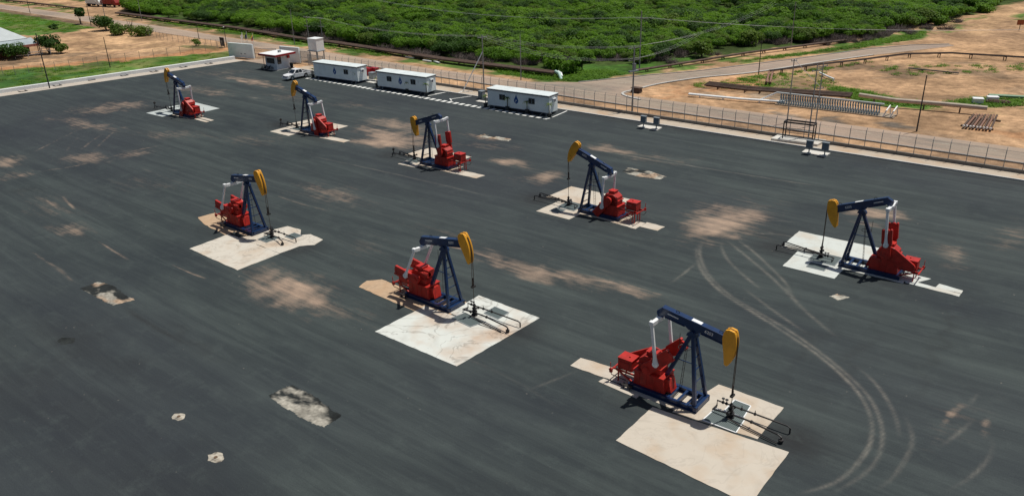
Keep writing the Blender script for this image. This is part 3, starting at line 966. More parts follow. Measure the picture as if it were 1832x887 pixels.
def ragged(px_pts, z=0.005, step=0.35, amp=0.12, seed=1):
    r = random.Random(seed)
    W = [G(*p) for p in px_pts]
    out = []
    for i, a in enumerate(W):
        b = W[(i + 1) % len(W)]
        n = max(1, int((b - a).length / step))
        for k in range(n):
            p = a.lerp(b, k / n)
            out.append((p.x + r.uniform(-amp, amp), p.y + r.uniform(-amp, amp)))
    return out
for i, (pp, mm) in enumerate([([(142, 516), (176, 504), (200, 510), (240, 536), (202, 546)], SCAR2),
                              ([(478, 707), (522, 688), (560, 706), (613, 745), (578, 764), (540, 748)], SCAR),
                              ([(104, 610), (110, 603), (134, 604), (132, 614), (108, 616)], scar_mat('dark_patch', 0.0)),
                              ([(852, 244), (866, 240), (914, 249), (910, 253), (868, 247)], SCAR2),
                              ([(1113, 307), (1124, 300), (1160, 306), (1194, 316), (1180, 321), (1130, 314)], SCAR2),
                              ([(1484, 530), (1498, 525), (1518, 532), (1500, 537)], SCAR)]):
    Wp = np.array([tuple(G(*q))[:2] for q in pp])
    x0_, y0_ = Wp.min(0) - 0.4
    x1_, y1_ = Wp.max(0) + 0.4
    sx_, sy_ = np.meshgrid(np.arange(x0_, x1_, 0.07), np.arange(y0_, y1_, 0.07))
    fb = sum(vnoise(sx_ * 0.8, sy_ * 1.5, 1.3 / 2 ** o_, 60 + i + o_) / 2 ** o_ for o_ in range(5)) / 1.94
    wx_ = (vnoise(sx_, sy_, 0.35, i) - 0.5) * 0.16
    keep = inside(sx_ + wx_, sy_ + wx_, [tuple(q) for q in Wp])
    vv = (sy_ - y0_) / (y1_ - y0_)
    bias = {0: 0.06, 1: 0.30 - 0.55 * vv, 2: -0.2, 3: 0.1, 4: 0.08, 5: 0.05}[i]
    k_ = np.clip((fb - 0.47 + bias) * 6, 0, 1)[..., None]
    tint = np.clip((vnoise(sx_, sy_, 1.1, 5 + i) - 0.55) * 5, 0, 1)[..., None] * (0.0 if i in (1, 2) else 0.7)
    pale = np.array([0.40, 0.375, 0.32]) * (1 - tint) + np.array([0.42, 0.27, 0.17]) * tint
    base_ = np.array([0.030, 0.034, 0.034])
    colr = base_ * (1 - k_) + pale * k_ * (0.75 + 0.5 * vnoise(sx_, sy_, 0.16, 77)[..., None])
    o = grid_mesh('pavement_patch', sx_, sy_, np.where(keep, 0.006 + 0.02 * k_[..., 0], -0.02), {'area': np.clip(colr, 0.01, 0.8)}, SCARM)
    me = o.data
    tag(o, kind='structure')
# two little crumbled concrete footings in the foreground asphalt
for (px, py, sz, lb) in ((320, 745, 0.42, 'small crumbled pale concrete footing flush in the dark asphalt, the farther of two'), (386, 818, 0.50, 'small crumbled pale concrete footing with a brown hole, nearest the photo bottom')):
    p = G(px, py)
    r = random.Random(px)
    b_ = MB()
    n = 16
    ring = [(math.cos(2 * math.pi * k / n) * sz * r.uniform(0.75, 1.15) * (1.25 if abs(math.cos(2 * math.pi * k / n)) > 0.7 else 0.9), math.sin(2 * math.pi * k / n) * sz * r.uniform(0.75, 1.1)) for k in range(n)]
    inner = [(x * 0.55, y * 0.55) for x, y in ring]
    b_.add([(x, y, 0.004) for x, y in ring] + [(x, y, 0.06) for x, y in inner] + [(0, 0, 0.07)],
           [(k, (k + 1) % n, n + (k + 1) % n, n + k) for k in range(n)] + [(n + k, n + (k + 1) % n, 2 * n) for k in range(n)])
    o = b_.build('concrete_footing', stained_slab('crumbled_concrete', (0.45, 0.41, 0.34), (0.10, 0.09, 0.08), (0.30, 0.22, 0.15), 0.9, 0.7, scale=2.6))
    o.location = (p.x, p.y, 0)
    tag(o, lb, 'concrete footing', 'old footings in the asphalt')
    h_ = MB()
    h_.disc((0.05, -0.02, 0.075), 0.12, (0, 0, 1), 0.02, 12)
    h_.build('hole', mat('brown_hole', (0.12, 0.075, 0.045), 0.9, 0.2, 3.0), o)
# painted markings in front of the site offices
mk = MB()
P0, P1 = G(549, 139.5), G(985, 213)
n = 44
d = (P1 - P0) / n
dn = d.normalized()
for i in range(n):
    c = P0 + d * (i + 0.5)
    a = c - dn * d.length * 0.30
    b = c + dn * d.length * 0.28
    sh = Vector((0.12, 1.0, 0))
    a, b = a - sh * 0.62, b - sh * 0.62
    mk.quad((a.x, a.y, 0.006), (b.x, b.y, 0.006), (b.x + sh.x, b.y + sh.y, 0.006), (a.x + sh.x, a.y + sh.y, 0.006))
def wline(p, q, wd=0.22, z=0.006):
    a, b = G(*p), G(*q)
    t_ = (b - a).normalized()
    s_ = Vector((-t_.y, t_.x, 0)) * wd / 2
    mk.quad(*[(v.x, v.y, z) for v in (a - s_, b - s_, b + s_, a + s_)])
for p, q in (((778, 168.5), (806, 163.5)), ((816, 168), (829, 163)), ((806, 177.5), (848, 171.5)), ((805, 176.5), (808, 180.5)), ((988, 210), (1018, 197)), ((760, 173), (806, 163.5))):
    wline(p, q)
tag(mk.build('painted_marking', mat('marking_paint', (0.74, 0.74, 0.71), 0.7, 0.1, 1.0, dirt=(0.3, 0.28, 0.25), dirt_amt=0.6)), kind='structure')
# ------------------------------------------------------------------ concrete pads
def rag_edge(poly, amp, step, seed):
    r = random.Random(seed)
    out = []
    n = len(poly)
    for i in range(n):
        a, b = Vector(poly[i]), Vector(poly[(i + 1) % n])
        k = max(1, int((b - a).length / step))
        out.append(tuple(a))
        for j in range(1, k):
            p = a.lerp(b, j / k)
            out.append((p.x + r.uniform(-amp, amp), p.y + r.uniform(-amp, amp)))
    return out

def pad(idx, label, x, y, polys, m, grates, grates_m=None, strips=(), strip_m=None, amp=0.03):
    t = thing('concrete_pad', label, 'concrete pad', (x, y, 0), 0, 'concrete pads under the pumpjacks')
    for i, P in enumerate(polys):
        b = MB()
        b.prism(rag_edge([(px - x, py - y) for px, py in P], amp, 0.5, idx * 7 + i), -0.03, 0.03 + 0.004 * i, 'xy')
        b.build('slab', m[i] if isinstance(m, list) else m, t)
    for i, P in enumerate(strips):
        b = MB()
        b.prism(rag_edge([(px - x, py - y) for px, py in P], amp * 1.5, 0.5, idx * 9 + i), -0.03, 0.022 + 0.004 * i, 'xy')
        b.build('apron_strip', strip_m or SLAB_WARM, t)
    for i, P in enumerate(grates):
        b = MB()
        b.prism([(px - x, py - y) for px, py in P], 0.02, 0.052 + 0.003 * i, 'xy')
        g = b.build('cellar_grating', GRATE, t)
        e = MB()
        k = len(P)
        for j in range(k):
            a, c = P[j], P[(j + 1) % k]
            e.beam((a[0] - x, a[1] - y, 0.06), (c[0] - x, c[1] - y, 0.06), 0.07, 0.03)
        e.build('frame', grates_m or GALV, g)
    return t

def rect(x0, x1, y0, y1):
    return [(x0, y0), (x1, y0), (x1, y1), (x0, y1)]
def base_strip(x, y, h):
    """the sunk footing the skid stands on"""
    return rect(min(x - h * 4.6, x + h * 1.3), max(x - h * 4.6, x + h * 1.3), y - 1.35, y + 1.35)

pad(1, 'plain pale beige concrete pad in the near right foreground, nearest of all the pads', -19.3, 42.0,
    [[(-20.98, 35.5), (-11.95, 35.0), (-11.98, 36.5), (-11.97, 40.80), (-20.92, 40.0)], [(-19.6, 40.3), (-14.0, 40.86), (-13.96, 45.1), (-18.58, 45.1)]], SLAB_WARM,
    [[(-17.6, 40.62), (-15.32, 40.66), (-15.45, 42.35), (-17.5, 42.32)], [(-16.93, 42.42), (-15.6, 42.42), (-15.75, 43.95), (-16.9, 43.98)]], CLEANW,
    [base_strip(-19.3, 42.0, 1), [(-28.28, 41.01), (-23.6, 41.2), (-23.6, 42.9), (-28.27, 42.35)], [(-25.5, 40.45), (-22.3, 40.25), (-22.3, 40.95), (-25.4, 41.0)]], SLAB_WARM, 0.03)
pad(2, 'white cracked and rust stained concrete pad under the middle foreground pumpjack', -42.0, 42.7,
    [[(-43.68, 35.94), (-34.92, 36.0), (-34.6, 41.8), (-43.5, 41.5)], [(-41.0, 41.8), (-34.6, 41.84), (-34.43, 45.5), (-41.12, 45.66)]], SLAB_WHITE,
    [[(-40.2, 41.2), (-38.0, 41.0), (-37.6, 42.3), (-39.9, 42.5)], [(-38.6, 43.4), (-37.0, 43.3), (-37.0, 44.7), (-38.6, 44.8)]], None,
    [base_strip(-42.0, 42.7, 1), [(-50.9, 40.6), (-43.6, 40.3), (-43.4, 41.6), (-45.3, 42.8), (-50.4, 42.9), (-51.3, 41.9)]], SANDY)
pad(3, 'tan concrete pad with brown cracks and a crumbling right edge, under the left near pumpjack', -70.1, 43.1,
    [[(-71.57, 36.39), (-63.02, 36.24), (-63.0, 41.0), (-71.71, 41.0)], [(-69.9, 41.04), (-63.05, 41.04), (-62.9, 43.3), (-61.9, 44.4), (-62.3, 45.8), (-64.5, 46.0), (-65.2, 45.2), (-66.4, 46.2), (-68.4, 46.0)]], [SLAB_TAN, SLAB_TAN],
    [[(-67.9, 41.9), (-66.4, 41.9), (-66.4, 43.4), (-67.9, 43.4)], [(-66.2, 44.0), (-64.9, 44.0), (-64.9, 45.2), (-66.2, 45.2)]], None,
    [base_strip(-70.1, 43.1, 1), [(-78.9, 41.8), (-76.2, 41.0), (-71.8, 40.6), (-71.8, 43.0), (-76.0, 43.8), (-78.6, 43.7)]], SANDY, 0.045)
pad(4, 'whitish concrete pad with two gratings at the right edge of the yard', -17.3, 70.4,
    [[(-24.15, 70.75), (-15.6, 71.2), (-15.8, 75.75), (-24.2, 75.55)], [(-22.4, 66.55), (-17.75, 66.56), (-17.7, 70.7), (-22.5, 70.6)]], [SLAB_COOL, SLAB_COOL],
    [[(-21.0, 69.2), (-18.6, 69.2), (-18.6, 71.4), (-21.0, 71.4)], [(-20.6, 67.6), (-19.0, 67.6), (-19.0, 68.8), (-20.6, 68.8)]], None,
    [base_strip(-17.3, 70.4, -1), [(-13.5, 69.5), (-12.0, 69.6), (-11.0, 71.4), (-13.0, 71.5)], [(-12.6, 69.35), (-8.33, 69.1), (-8.33, 69.75), (-12.6, 70.0)], [(-10.3, 69.85), (-8.3, 69.82), (-8.3, 70.5), (-10.2, 70.75)]], SLAB_COOL)
pad(5, 'cream concrete pad with a stepped edge, under the pumpjack tilted highest in the middle right', -44.5, 68.3,
    [[(-51.2, 69.2), (-42.6, 69.2), (-42.57, 73.99), (-50.93, 73.84)], [(-49.38, 64.82), (-44.99, 64.83), (-44.9, 69.1), (-49.2, 69.1)]], SLAB_WARM,
    [[(-48.2, 67.2), (-46.0, 67.2), (-46.0, 69.4), (-48.2, 69.4)], [(-48.2, 65.7), (-46.9, 65.7), (-46.9, 66.9), (-48.2, 66.9)]], None,
    [base_strip(-44.5, 68.3, -1), [(-41.17, 66.79), (-37.9, 66.6), (-37.9, 68.6), (-41.0, 68.4)], [(-37.86, 67.43), (-35.82, 67.47), (-35.72, 68.86), (-37.86, 68.9)]], SLAB_WARM)
pad(6, 'cream concrete pad partly sunk under sand, under the third pumpjack of the far row', -71.4, 71.0,
    [[(-77.1, 71.8), (-69.0, 72.2), (-68.8, 76.2), (-76.8, 76.3)], [(-74.8, 68.3), (-71.8, 68.5), (-71.9, 71.6), (-75.0, 71.6)]], SLAB_WARM,
    [[(-74.9, 70.0), (-73.0, 70.0), (-73.0, 71.9), (-74.9, 71.9)], [(-74.4, 68.7), (-73.3, 68.7), (-73.3, 69.7), (-74.4, 69.7)]], None,
    [base_strip(-71.4, 71.0, -1), [(-68.2, 69.4), (-62.3, 69.7), (-62.1, 71.15), (-68.0, 71.1)]], SLAB_WARM, 0.05)
pad(7, 'cream concrete pad under the pumpjack that stands in front of the white pickup', -98.4, 72.4,
    [[(-104.8, 73.3), (-95.6, 73.6), (-95.58, 77.7), (-104.1, 77.3)], [(-103.3, 68.77), (-98.7, 68.78), (-98.9, 73.2), (-103.3, 73.2)]], SLAB_WARM,
    [[(-101.9, 71.6), (-99.9, 71.6), (-99.9, 73.5), (-101.9, 73.5)], [(-102.2, 69.8), (-100.8, 69.8), (-100.8, 70.9), (-102.2, 70.9)]], None,
    [base_strip(-98.4, 72.4, -1), [(-94.0, 70.8), (-88.9, 71.1), (-88.9, 72.4), (-93.8, 72.1)]], SLAB_WARM)
pad(8, 'grey green concrete pad under the farthest pumpjack at the upper left', -126.0, 67.4,
    [[(-132.8, 68.3), (-123.8, 68.6), (-123.72, 73.2), (-131.7, 73.4)], [(-131.6, 64.16), (-126.7, 64.35), (-126.8, 68.2), (-131.7, 68.2)]], [SLAB_GREY, SLAB_GREY],
    [[(-129.6, 66.8), (-127.8, 66.8), (-127.8, 68.6), (-129.6, 68.6)], [(-130.3, 65.0), (-128.9, 65.0), (-128.9, 65.9), (-130.3, 65.9)]], None,
    [base_strip(-126.0, 67.4, -1), [(-120.7, 66.5), (-117.0, 66.45), (-117.0, 67.0), (-120.7, 67.05)], [(-120.7, 67.3), (-117.1, 67.3), (-117.1, 67.95), (-120.5, 68.0)]], SLAB_WARM)

# ------------------------------------------------------------------ pumpjacks
PZ = 5.40            # height of the saddle bearing
RH = 2.98            # horse head radius
def pumpjack(x, y, heading, tilt, crank_deg, style, label, number, red=RED):
    t = thing('pumpjack', label, 'pumpjack', (x, y, 0), 0 if heading > 0 else math.pi, 'pumpjacks in the yard')
    a = -R(tilt)                       # tail up = head down
    ca, sa = math.cos(a), math.sin(a)
    def bf(px, pz):                    # beam frame -> pumpjack frame
        return (px * ca - pz * sa, PZ + px * sa + pz * ca)
    # skid
    b = MB()
    for s in (-1, 1):
        b.bx(-4.15, 1.05, s * 0.86 - 0.13, s * 0.86 + 0.13, 0.34, 0.40)
        b.bx(-4.15, 1.05, s * 0.86 - 0.13, s * 0.86 + 0.13, 0.03, 0.09)
        b.bx(-4.15, 1.05, s * 0.86 - 0.035, s * 0.86 + 0.035, 0.09, 0.34)
    for cx in (-4.0, -3.0, -2.0, -1.15, -0.45, 0.25, 0.92):
        b.bx(cx - 0.09, cx + 0.09, -0.82, 0.82, 0.12, 0.36)
    b.bx(0.78, 1.05, -0.98, 0.98, 0.12, 0.44)
    b.bx(-4.1, -1.6, -0.7, 0.7, 0.10, 0.37)
    b.build('skid', NAVY, t)
    # samson post
    for s in (-1, 1):
        l = MB()
        l.beam((0.82, s * 0.80, 0.40), (0.06, s * 0.17, PZ - 0.28), 0.19, 0.23, up=(1, 0, 0.2))
        l.box((0.84, s * 0.80, 0.43), (0.36, 0.36, 0.05))
        l.build('leg', NAVY, t)
    l = MB()
    l.beam((-1.80, 0, 1.30), (-0.14, 0, PZ - 0.25), 0.26, 0.26, up=(0, 1, 0))
    l.beam((-0.75, -0.3, 3.55), (-0.75, 0.3, 3.55), 0.05, 0.05)
    l.build('rear_leg', NAVY, t)
    l = MB()
    def legp(s, z):
        k = (z - 0.40) / (PZ - 0.68)
        return Vector((0.82 - 0.76 * k, s * (0.80 - 0.63 * k), z))
    for z in (0.55, 1.1, 1.95, 2.8, 3.6, 4.3):
        l = MB()
        l.beam(legp(-1, z), legp(1, z), 0.05, 0.07 if z > 0.6 else 0.16)
        l.build('cross_brace', NAVY, t)
    for z in (3.0, 4.2):
        k = (z - 1.3) / (PZ - 1.55)
        l = MB()
        l.beam((-1.8 + 1.66 * k, 0, z), legp(0, z), 0.05, 0.05)
        l.build('cross_brace', NAVY, t)
    l = MB()
    l.prism([(-0.42, PZ - 0.30), (0.34, PZ - 0.30), (0.30, PZ - 0.12), (0.16, PZ + 0.05), (-0.16, PZ + 0.05), (-0.36, PZ - 0.12)], -0.24, 0.24)
    l.tube([(0, -0.30, PZ), (0, 0.30, PZ)], 0.13, 12)
    l.build('saddle_bearing', NAVY, t)
    # ladder and hoop
    l = MB()
    for s in (-0.17, 0.17):
        l.tube([(-0.95, 0.62 + s, 0.42), (-0.55, 0.36 + s * 0.8, 4.3)], 0.018, 5)
    for k in range(13):
        f = (k + 0.5) / 13
        p = Vector((-0.95, 0.62, 0.42)).lerp(Vector((-0.55, 0.36, 4.3)), f)
        l.tube([p + Vector((0, -0.17, 0)), p + Vector((0, 0.17, 0))], 0.012, 4)
    l.torus((-0.75, 0.42, 3.75), 0.42, 0.02, 18, 5)
    l.tube([(-1.12, 0.35, 3.75), (-1.12, 0.35, 4.75)], 0.018, 5)
    l.build('ladder', BLACK, t)
    # walking beam
    def bpoly(pts):
        return [bf(*p) for p in pts]
    b = MB()
    web = 0.05
    b.prism(bpoly([(-2.72, 0.40), (-2.38, 0.76), (2.10, 0.76), (2.10, 0.20), (0.5, 0.20), (0.3, 0.06), (-0.35, 0.06), (-0.6, 0.20), (-2.18, 0.20), (-2.22, 0.02), (-2.60, 0.02), (-2.72, 0.22)]), -0.17, 0.17)
    b.prism(bpoly([(-2.44, 0.762), (2.08, 0.762), (2.08, 0.81), (-2.40, 0.81)]), -0.225, 0.225)
    b.prism(bpoly([(-2.1, 0.15), (-0.62, 0.15), (-0.62, 0.197), (-2.1, 0.197)]), -0.225, 0.225)
    b.prism(bpoly([(0.52, 0.15), (2.10, 0.15), (2.10, 0.197), (0.52, 0.197)]), -0.225, 0.225)
    beam_o = b.build('walking_beam', NAVY, t, bevel=0.012)
    for bxx in (-1.35, 1.75):
        l = MB()
        pts = [bf(bxx - 0.11, 0.80), bf(bxx - 0.11, 0.93), bf(bxx + 0.11, 0.93), bf(bxx + 0.11, 0.80)]
        l.tube([(p[0], 0, p[1]) for p in pts], 0.025, 5)
        l.build('lifting_lug', BLACK, beam_o)
    l = MB()
    l.prism(bpoly([(-0.28, 0.813), (0.42, 0.813), (0.42, 0.823), (-0.28, 0.823)]), -0.16, 0.16)
    l.build('white_plate', CLEANW, beam_o)
    # lettering on both flanks
    for s in (-1, 1):
        px, pz = bf(1.05, 0.48)
        fx = Vector((ca, 0, sa)) * (1 if s < 0 else -1)
        fz = Vector((-sa, 0, ca))
        M = Matrix((fx, fz, fx.cross(fz))).transposed().to_4x4()
        M.translation = Vector((px, s * 0.176, pz))
        text_mesh('number', number, 0.30, CLEANW, beam_o, M)
        px, pz = bf(-1.55, 0.50)
        M = M.copy()
        M.translation = Vector((px, s * 0.174, pz))
        l = MB()
        for k in range(9):
            l.box((-0.36 + k * 0.09, 0, 0), (0.07, 0.085, 0.006))
        o = l.build('nameplate', CLEANW, beam_o)
        o.matrix_local = M
    # horse head
    def arc(a0, a1, n, r):
        return [(r * math.cos(R(a0 + (a1 - a0) * k / n)), r * math.sin(R(a0 + (a1 - a0) * k / n))) for k in range(n + 1)]
    side = [(1.96, 1.00), (2.05, 1.24), (2.28, 1.37), (2.62, 1.36)] + arc(24.5, -21.5, 14, RH) + [(2.66, -1.22), (2.50, -1.16), (2.29, -0.42), (2.10, 0.15), (1.98, 0.55)]
    b = MB()
    b.prism(bpoly(side), -0.25, -0.055)
    b.prism(bpoly(side), 0.055, 0.25)
    core = [(2.0, 0.98), (2.1, 1.18), (2.3, 1.28), (2.58, 1.28)] + arc(23.5, -21, 14, RH - 0.012) + [(2.64, -1.16), (2.52, -1.1), (2.32, -0.42), (2.14, 0.15), (2.02, 0.55)]
    b.prism(bpoly(core), -0.053, 0.053)
    hd = b.build('horse_head', YEL, t, bevel=0.02)
    l = MB()
    l.prism(bpoly([(2.2, 1.30), (2.46, 1.30), (2.46, 1.382), (2.2, 1.382)]), -0.052, 0.052)
    l.build('pocket', mat('pocket_shade', (0.16, 0.07, 0.012), 0.7, 0.1, 2.0), hd)  # solid box coloured dark to read as the shaded top opening
    # bridle
    b = MB()
    top_a = math.degrees(a) + 20
    car_z = 2.15 + RH * math.sin(a)
    for s in (-0.10, 0.10):
        pts = [(RH * math.cos(R(top_a * k / 8)), s, PZ + RH * math.sin(R(top_a * k / 8))) for k in range(8, 0, -1)]
        rr_ = [(p[0] + 0.03, p[1] * 0.4, p[2]) for p in pts] if top_a > 2 else []
        b.tube(rr_ + [(RH + 0.03, s * 0.4, PZ), (RH + 0.0, s, PZ - 1.7), (RH - 0.02, s, car_z)], 0.026, 5)
    b.build('bridle', ROPE, t)
    b = MB()
    b.bx(RH - 0.10, RH + 0.10, -0.2, 0.2, car_z - 0.08, car_z + 0.06)
    b.tube([(RH, 0, car_z), (RH, 0, car_z + 0.34)], 0.07, 8)
    b.tube([(RH, 0, car_z + 0.30), (RH, 0, car_z + 0.75)], 0.05, 8)
    b.build('carrier_bar', BLACK, t)
    b = MB()
    b.tube([(RH, 0, 0.9), (RH, 0, car_z)], 0.024, 6)
    b.build('polished_rod', ROPE, t)
    # equaliser, pitmans, cranks
    ex, ez = bf(-2.45, -0.12)
    cxk, czk, cr = -2.75, 2.05, 1.0
    phi = R(crank_deg)
    pinx, pinz = cxk + cr * math.cos(phi), czk + cr * math.sin(phi)
    b = MB()
    n = 10
    for k in range(n):
        y0, y1 = -1.22 + 2.44 * k / n, -1.22 + 2.44 * (k + 1) / n
        sag = lambda q: 0.05 * (q / 1.22) ** 2 - 0.02
        wd = 0.26 if abs((y0 + y1) / 2) > 0.3 else 0.34
        b.beam((ex, y0, ez + sag(y0)), (ex, y1, ez + sag(y1)), wd, 0.27)
    for s in (-1, 1):
        b.bx(ex - 0.16, ex + 0.16, s * 1.12 - 0.14, s * 1.12 + 0.14, ez - 0.02, ez + 0.20)
    b.bx(ex - 0.2, ex + 0.2, -0.22, 0.22, ez + 0.08, ez + 0.16)
    b.build('equalizer', WHT, t)
    for s in (-1, 1):
        b = MB()
        q, p = Vector((ex, s * 1.14, ez)), Vector((pinx, s * 1.14, pinz))
        dv = (p - q).normalized()
        b.beam(q, p - dv * 0.3, 0.14, 0.20, up=(1, 0, 0))
        b.beam(p - dv * 0.55, p, 0.137, 0.197, up=(1, 0, 0), w2=0.137, h2=0.38)
        b.disc(p, 0.22, (0, 1, 0), 0.16, 16)
        b.disc(p, 0.09, (0, 1, 0), 0.24, 10)
        b.build('pitman_arm', WHT, t)
        # crank with its counterweight
        c, d = math.cos(phi), math.sin(phi)
        def cf(u, v):
            return (cxk + u * c - v * d, czk + u * d + v * c)
        b = MB()
        pts = [cf(0.42 * math.cos(R(q_)), 0.42 * math.sin(R(q_))) for q_ in range(90, 271, 20)] + [cf(2.35, -0.24), cf(2.42, -0.16), cf(2.42, 0.16), cf(2.35, 0.24)]
        b.prism(pts, s * 0.86, s * 1.04)
        b.disc((cxk, s * 1.0, czk), 0.2, (0, 1, 0), 0.22, 14)
        ck = b.build('crank', red, t, bevel=0.015)
        b = MB()
        b.prism([cf(0.75, 0.24), cf(2.32, 0.24), cf(2.46, 0.34), cf(2.40, 0.46), cf(1.0, 0.46)], s * 0.83, s * 1.07)
        b.prism([cf(0.95, -0.24), cf(2.32, -0.24), cf(2.40, -0.32), cf(2.34, -0.40), cf(1.1, -0.40)], s * 0.84, s * 1.06)
        b.build('counterweight', red, ck)
    # gear box on pedestal
    b = MB()
    b.prism([(-3.85, 0.41), (-1.45, 0.41), (-1.62, 1.50), (-3.80, 1.50)], -0.76, 0.76)
    b.prism([(-1.75, 0.45), (-1.12, 0.45), (-1.36, 1.36), (-1.75, 1.36)], -0.42, 0.42)
    for px in (-3.4, -2.85, -2.3):
        b.bx(px - 0.03, px + 0.03, -0.79, 0.79, 0.45, 1.46)
    b.bx(-3.9, -1.55, -0.82, 0.82, 1.47, 1.56)
    b.build('gearbox_pedestal', red, t, bevel=0.012)
    b = MB()
    b.prism([(-3.65, 1.56), (-1.95, 1.56), (-1.90, 2.2), (-2.2, 2.62), (-3.15, 2.72), (-3.6, 2.4)], -0.55, 0.55)
    b.disc((cxk, 0, czk), 0.34, (0, 1, 0), 1.5, 18)
    b.tube([(cxk, -0.86, czk), (cxk, 0.86, czk)], 0.16, 12)
    b.bx(-3.75, -1.85, -0.64, 0.64, 2.02, 2.10)
    gb = b.build('gear_reducer', red, t, bevel=0.02)
    b = MB()
    b.bx(-3.15, -2.45, -0.33, 0.33, 2.66, 2.96)
    b.bx(-3.2, -2.40, -0.37, 0.37, 2.95, 3.0)
    b.build('inspection_cover', red, gb)
    # prime mover on its frame
    mz = 1.0 if style != 'open' else 1.36
    mx0, mx1 = (-5.25, -4.15) if style != 'open' else (-5.85, -4.65)
    b = MB()
    b.bx(mx0, mx1, -0.55, 0.40, mz, mz + 0.86)
    b.bx(mx0 - 0.03, mx1 + 0.03, -0.58, 0.43, mz + 0.84, mz + 0.89)
    b.bx(mx0 + 0.15, mx1 - 0.2, -0.57, -0.553, mz + 0.2, mz + 0.6)
    b.disc((mx0 + 0.7, -0.1, mz + 0.92), 0.07, (0, 0, 1), 0.1, 10)
    b.build('engine_housing', red, t, bevel=0.03)
    b = MB()
    for s in (-0.6, 0.5):
        b.beam((-4.05, s, 0.35), (mx0 - 0.1, s, mz - 0.08), 0.09, 0.12)
        b.beam((-3.85, s, mz - 0.08), (mx0 - 0.35, s, mz - 0.08), 0.09, 0.12)
        b.beam((mx0 + 0.1, s, 0.03), (mx0 + 0.1, s, mz - 0.1), 0.08, 0.08)
        if style == 'open':
            b.beam((mx0 + 0.35, s, 0.03), (mx0 + 0.35, s, mz - 0.1), 0.07, 0.07)
    b.beam((mx0 - 0.3, -0.95, mz - 0.08), (mx0 - 0.3, 0.9, mz - 0.08), 0.09, 0.1)
    b.beam((mx0 + 0.1, -0.6, mz - 0.08), (mx0 + 0.1, 0.5, mz - 0.08), 0.09, 0.1)
    b.tube([(mx0 - 0.3, -0.95, mz - 0.08), (mx0 - 0.32, -1.0, mz + 0.55)], 0.03, 6)
    b.box((mx0 - 0.3, -0.95, mz - 0.1), (0.2, 0.16, 0.3))
    b.build('engine_frame', red, t)
    # belt drive
    big, small = (-3.05, 0.78, 2.0), (mx0 + 0.45, 0.78, mz + 0.35)
    if style == 'open':
        b = MB()
        yv = 0.66
        b.torus((big[0], yv, big[2]), 0.66, 0.075, 24, 6, axis='y')
        for k in range(6):
            an = k * math.pi / 3
            b.beam((big[0], yv, big[2]), (big[0] + 0.62 * math.cos(an), yv, big[2] + 0.62 * math.sin(an)), 0.06, 0.09, up=(0, 1, 0))
        b.build('flywheel', REDDK, t)
        b = MB()
        for s in (-1, 1):
            b.tube([(big[0], yv, big[2] + s * 0.68), (small[0], 0.6, small[2] + s * 0.2)], 0.03, 5)
        b.build('drive_belt', BLACK, t)
    else:
        ang = math.atan2(small[2] - big[2], small[0] - big[0])
        pts = []
        for k in range(13):
            q = ang + math.pi / 2 + math.pi * 0.06 + k * (math.pi * 0.88) / 12 + math.pi * 0
            pts.append((small[0] + 0.40 * math.cos(q - math.pi), small[2] + 0.40 * math.sin(q - math.pi)))
        pts2 = []
        for k in range(15):
            q = ang + math.pi / 2 + k * math.pi / 14
            pts2.append((big[0] + 0.82 * math.cos(q), big[2] + 0.82 * math.sin(q)))
        b = MB()
        b.prism(pts2 + pts, 0.58, 0.78)
        b.disc((small[0], 0.79, small[2]), 0.16, (0, 1, 0), 0.06, 12)
        b.build('belt_guard', red, t, bevel=0.02)
    if style == 'near':
        b = MB()
        b.disc((-2.0, -0.30, 2.45), 0.26, (1, 0, 0), 0.5, 14)
        b.bx(-2.5, -1.75, -0.3, 0.4, 2.3, 2.85)
        b.build('brake_drum', red, t)
    # brake linkage and step at the rear
    b = MB()
    b.tube([(-3.9, -0.95, 0.5), (mx0 - 0.2, -1.0, 0.62), (mx0 - 0.45, -1.0, 1.0)], 0.03, 6)
    b.bx(-4.5, -3.7, -1.28, -0.98, 0.30, 0.34)
    b.beam((-4.35, -1.25, 0.02), (-4.35, -1.25, 0.32), 0.05, 0.05)
    b.beam((-3.85, -1.25, 0.02), (-3.85, -1.25, 0.32), 0.05, 0.05)
    b.build('brake_lever', BLACK, t)
    return t

LBL = {'a': ('farthest pumpjack, at the upper left beside the grey green pad, head raised', '6209'),
       'b': ('pumpjack with raised ochre head standing in front of the white pickup truck', '6208'),
       'c': ('pumpjack with lowered head and red counterweights upright, third in the far row', '6205'),
       'd': ('pumpjack with its ochre head raised high and its engine box on stilts, middle right', '6204'),
       'e': ('pumpjack with lowered head and sloping red belt guard, at the right edge of the yard', '6205'),
       'f': ('pumpjack facing right on the tan cracked pad, left of the near row', '6206'),
       'g': ('pumpjack facing right on the white rust stained pad, centre of the photo', '6207'),
       'h': ('nearest and largest pumpjack, on the big beige pad at lower right', '6203')}
WELL_LBL = {'a': 'farthest pumpjack at the upper left', 'b': 'raised pumpjack in front of the white pickup', 'c': 'far row pumpjack with upright red counterweights', 'd': 'pumpjack with the highest head on the cream pad',
            'e': 'right edge pumpjack on the whitish pad', 'f': 'left near row pumpjack on the tan pad', 'g': 'central pumpjack on the white stained pad', 'h': 'nearest pumpjack on the big beige pad'}

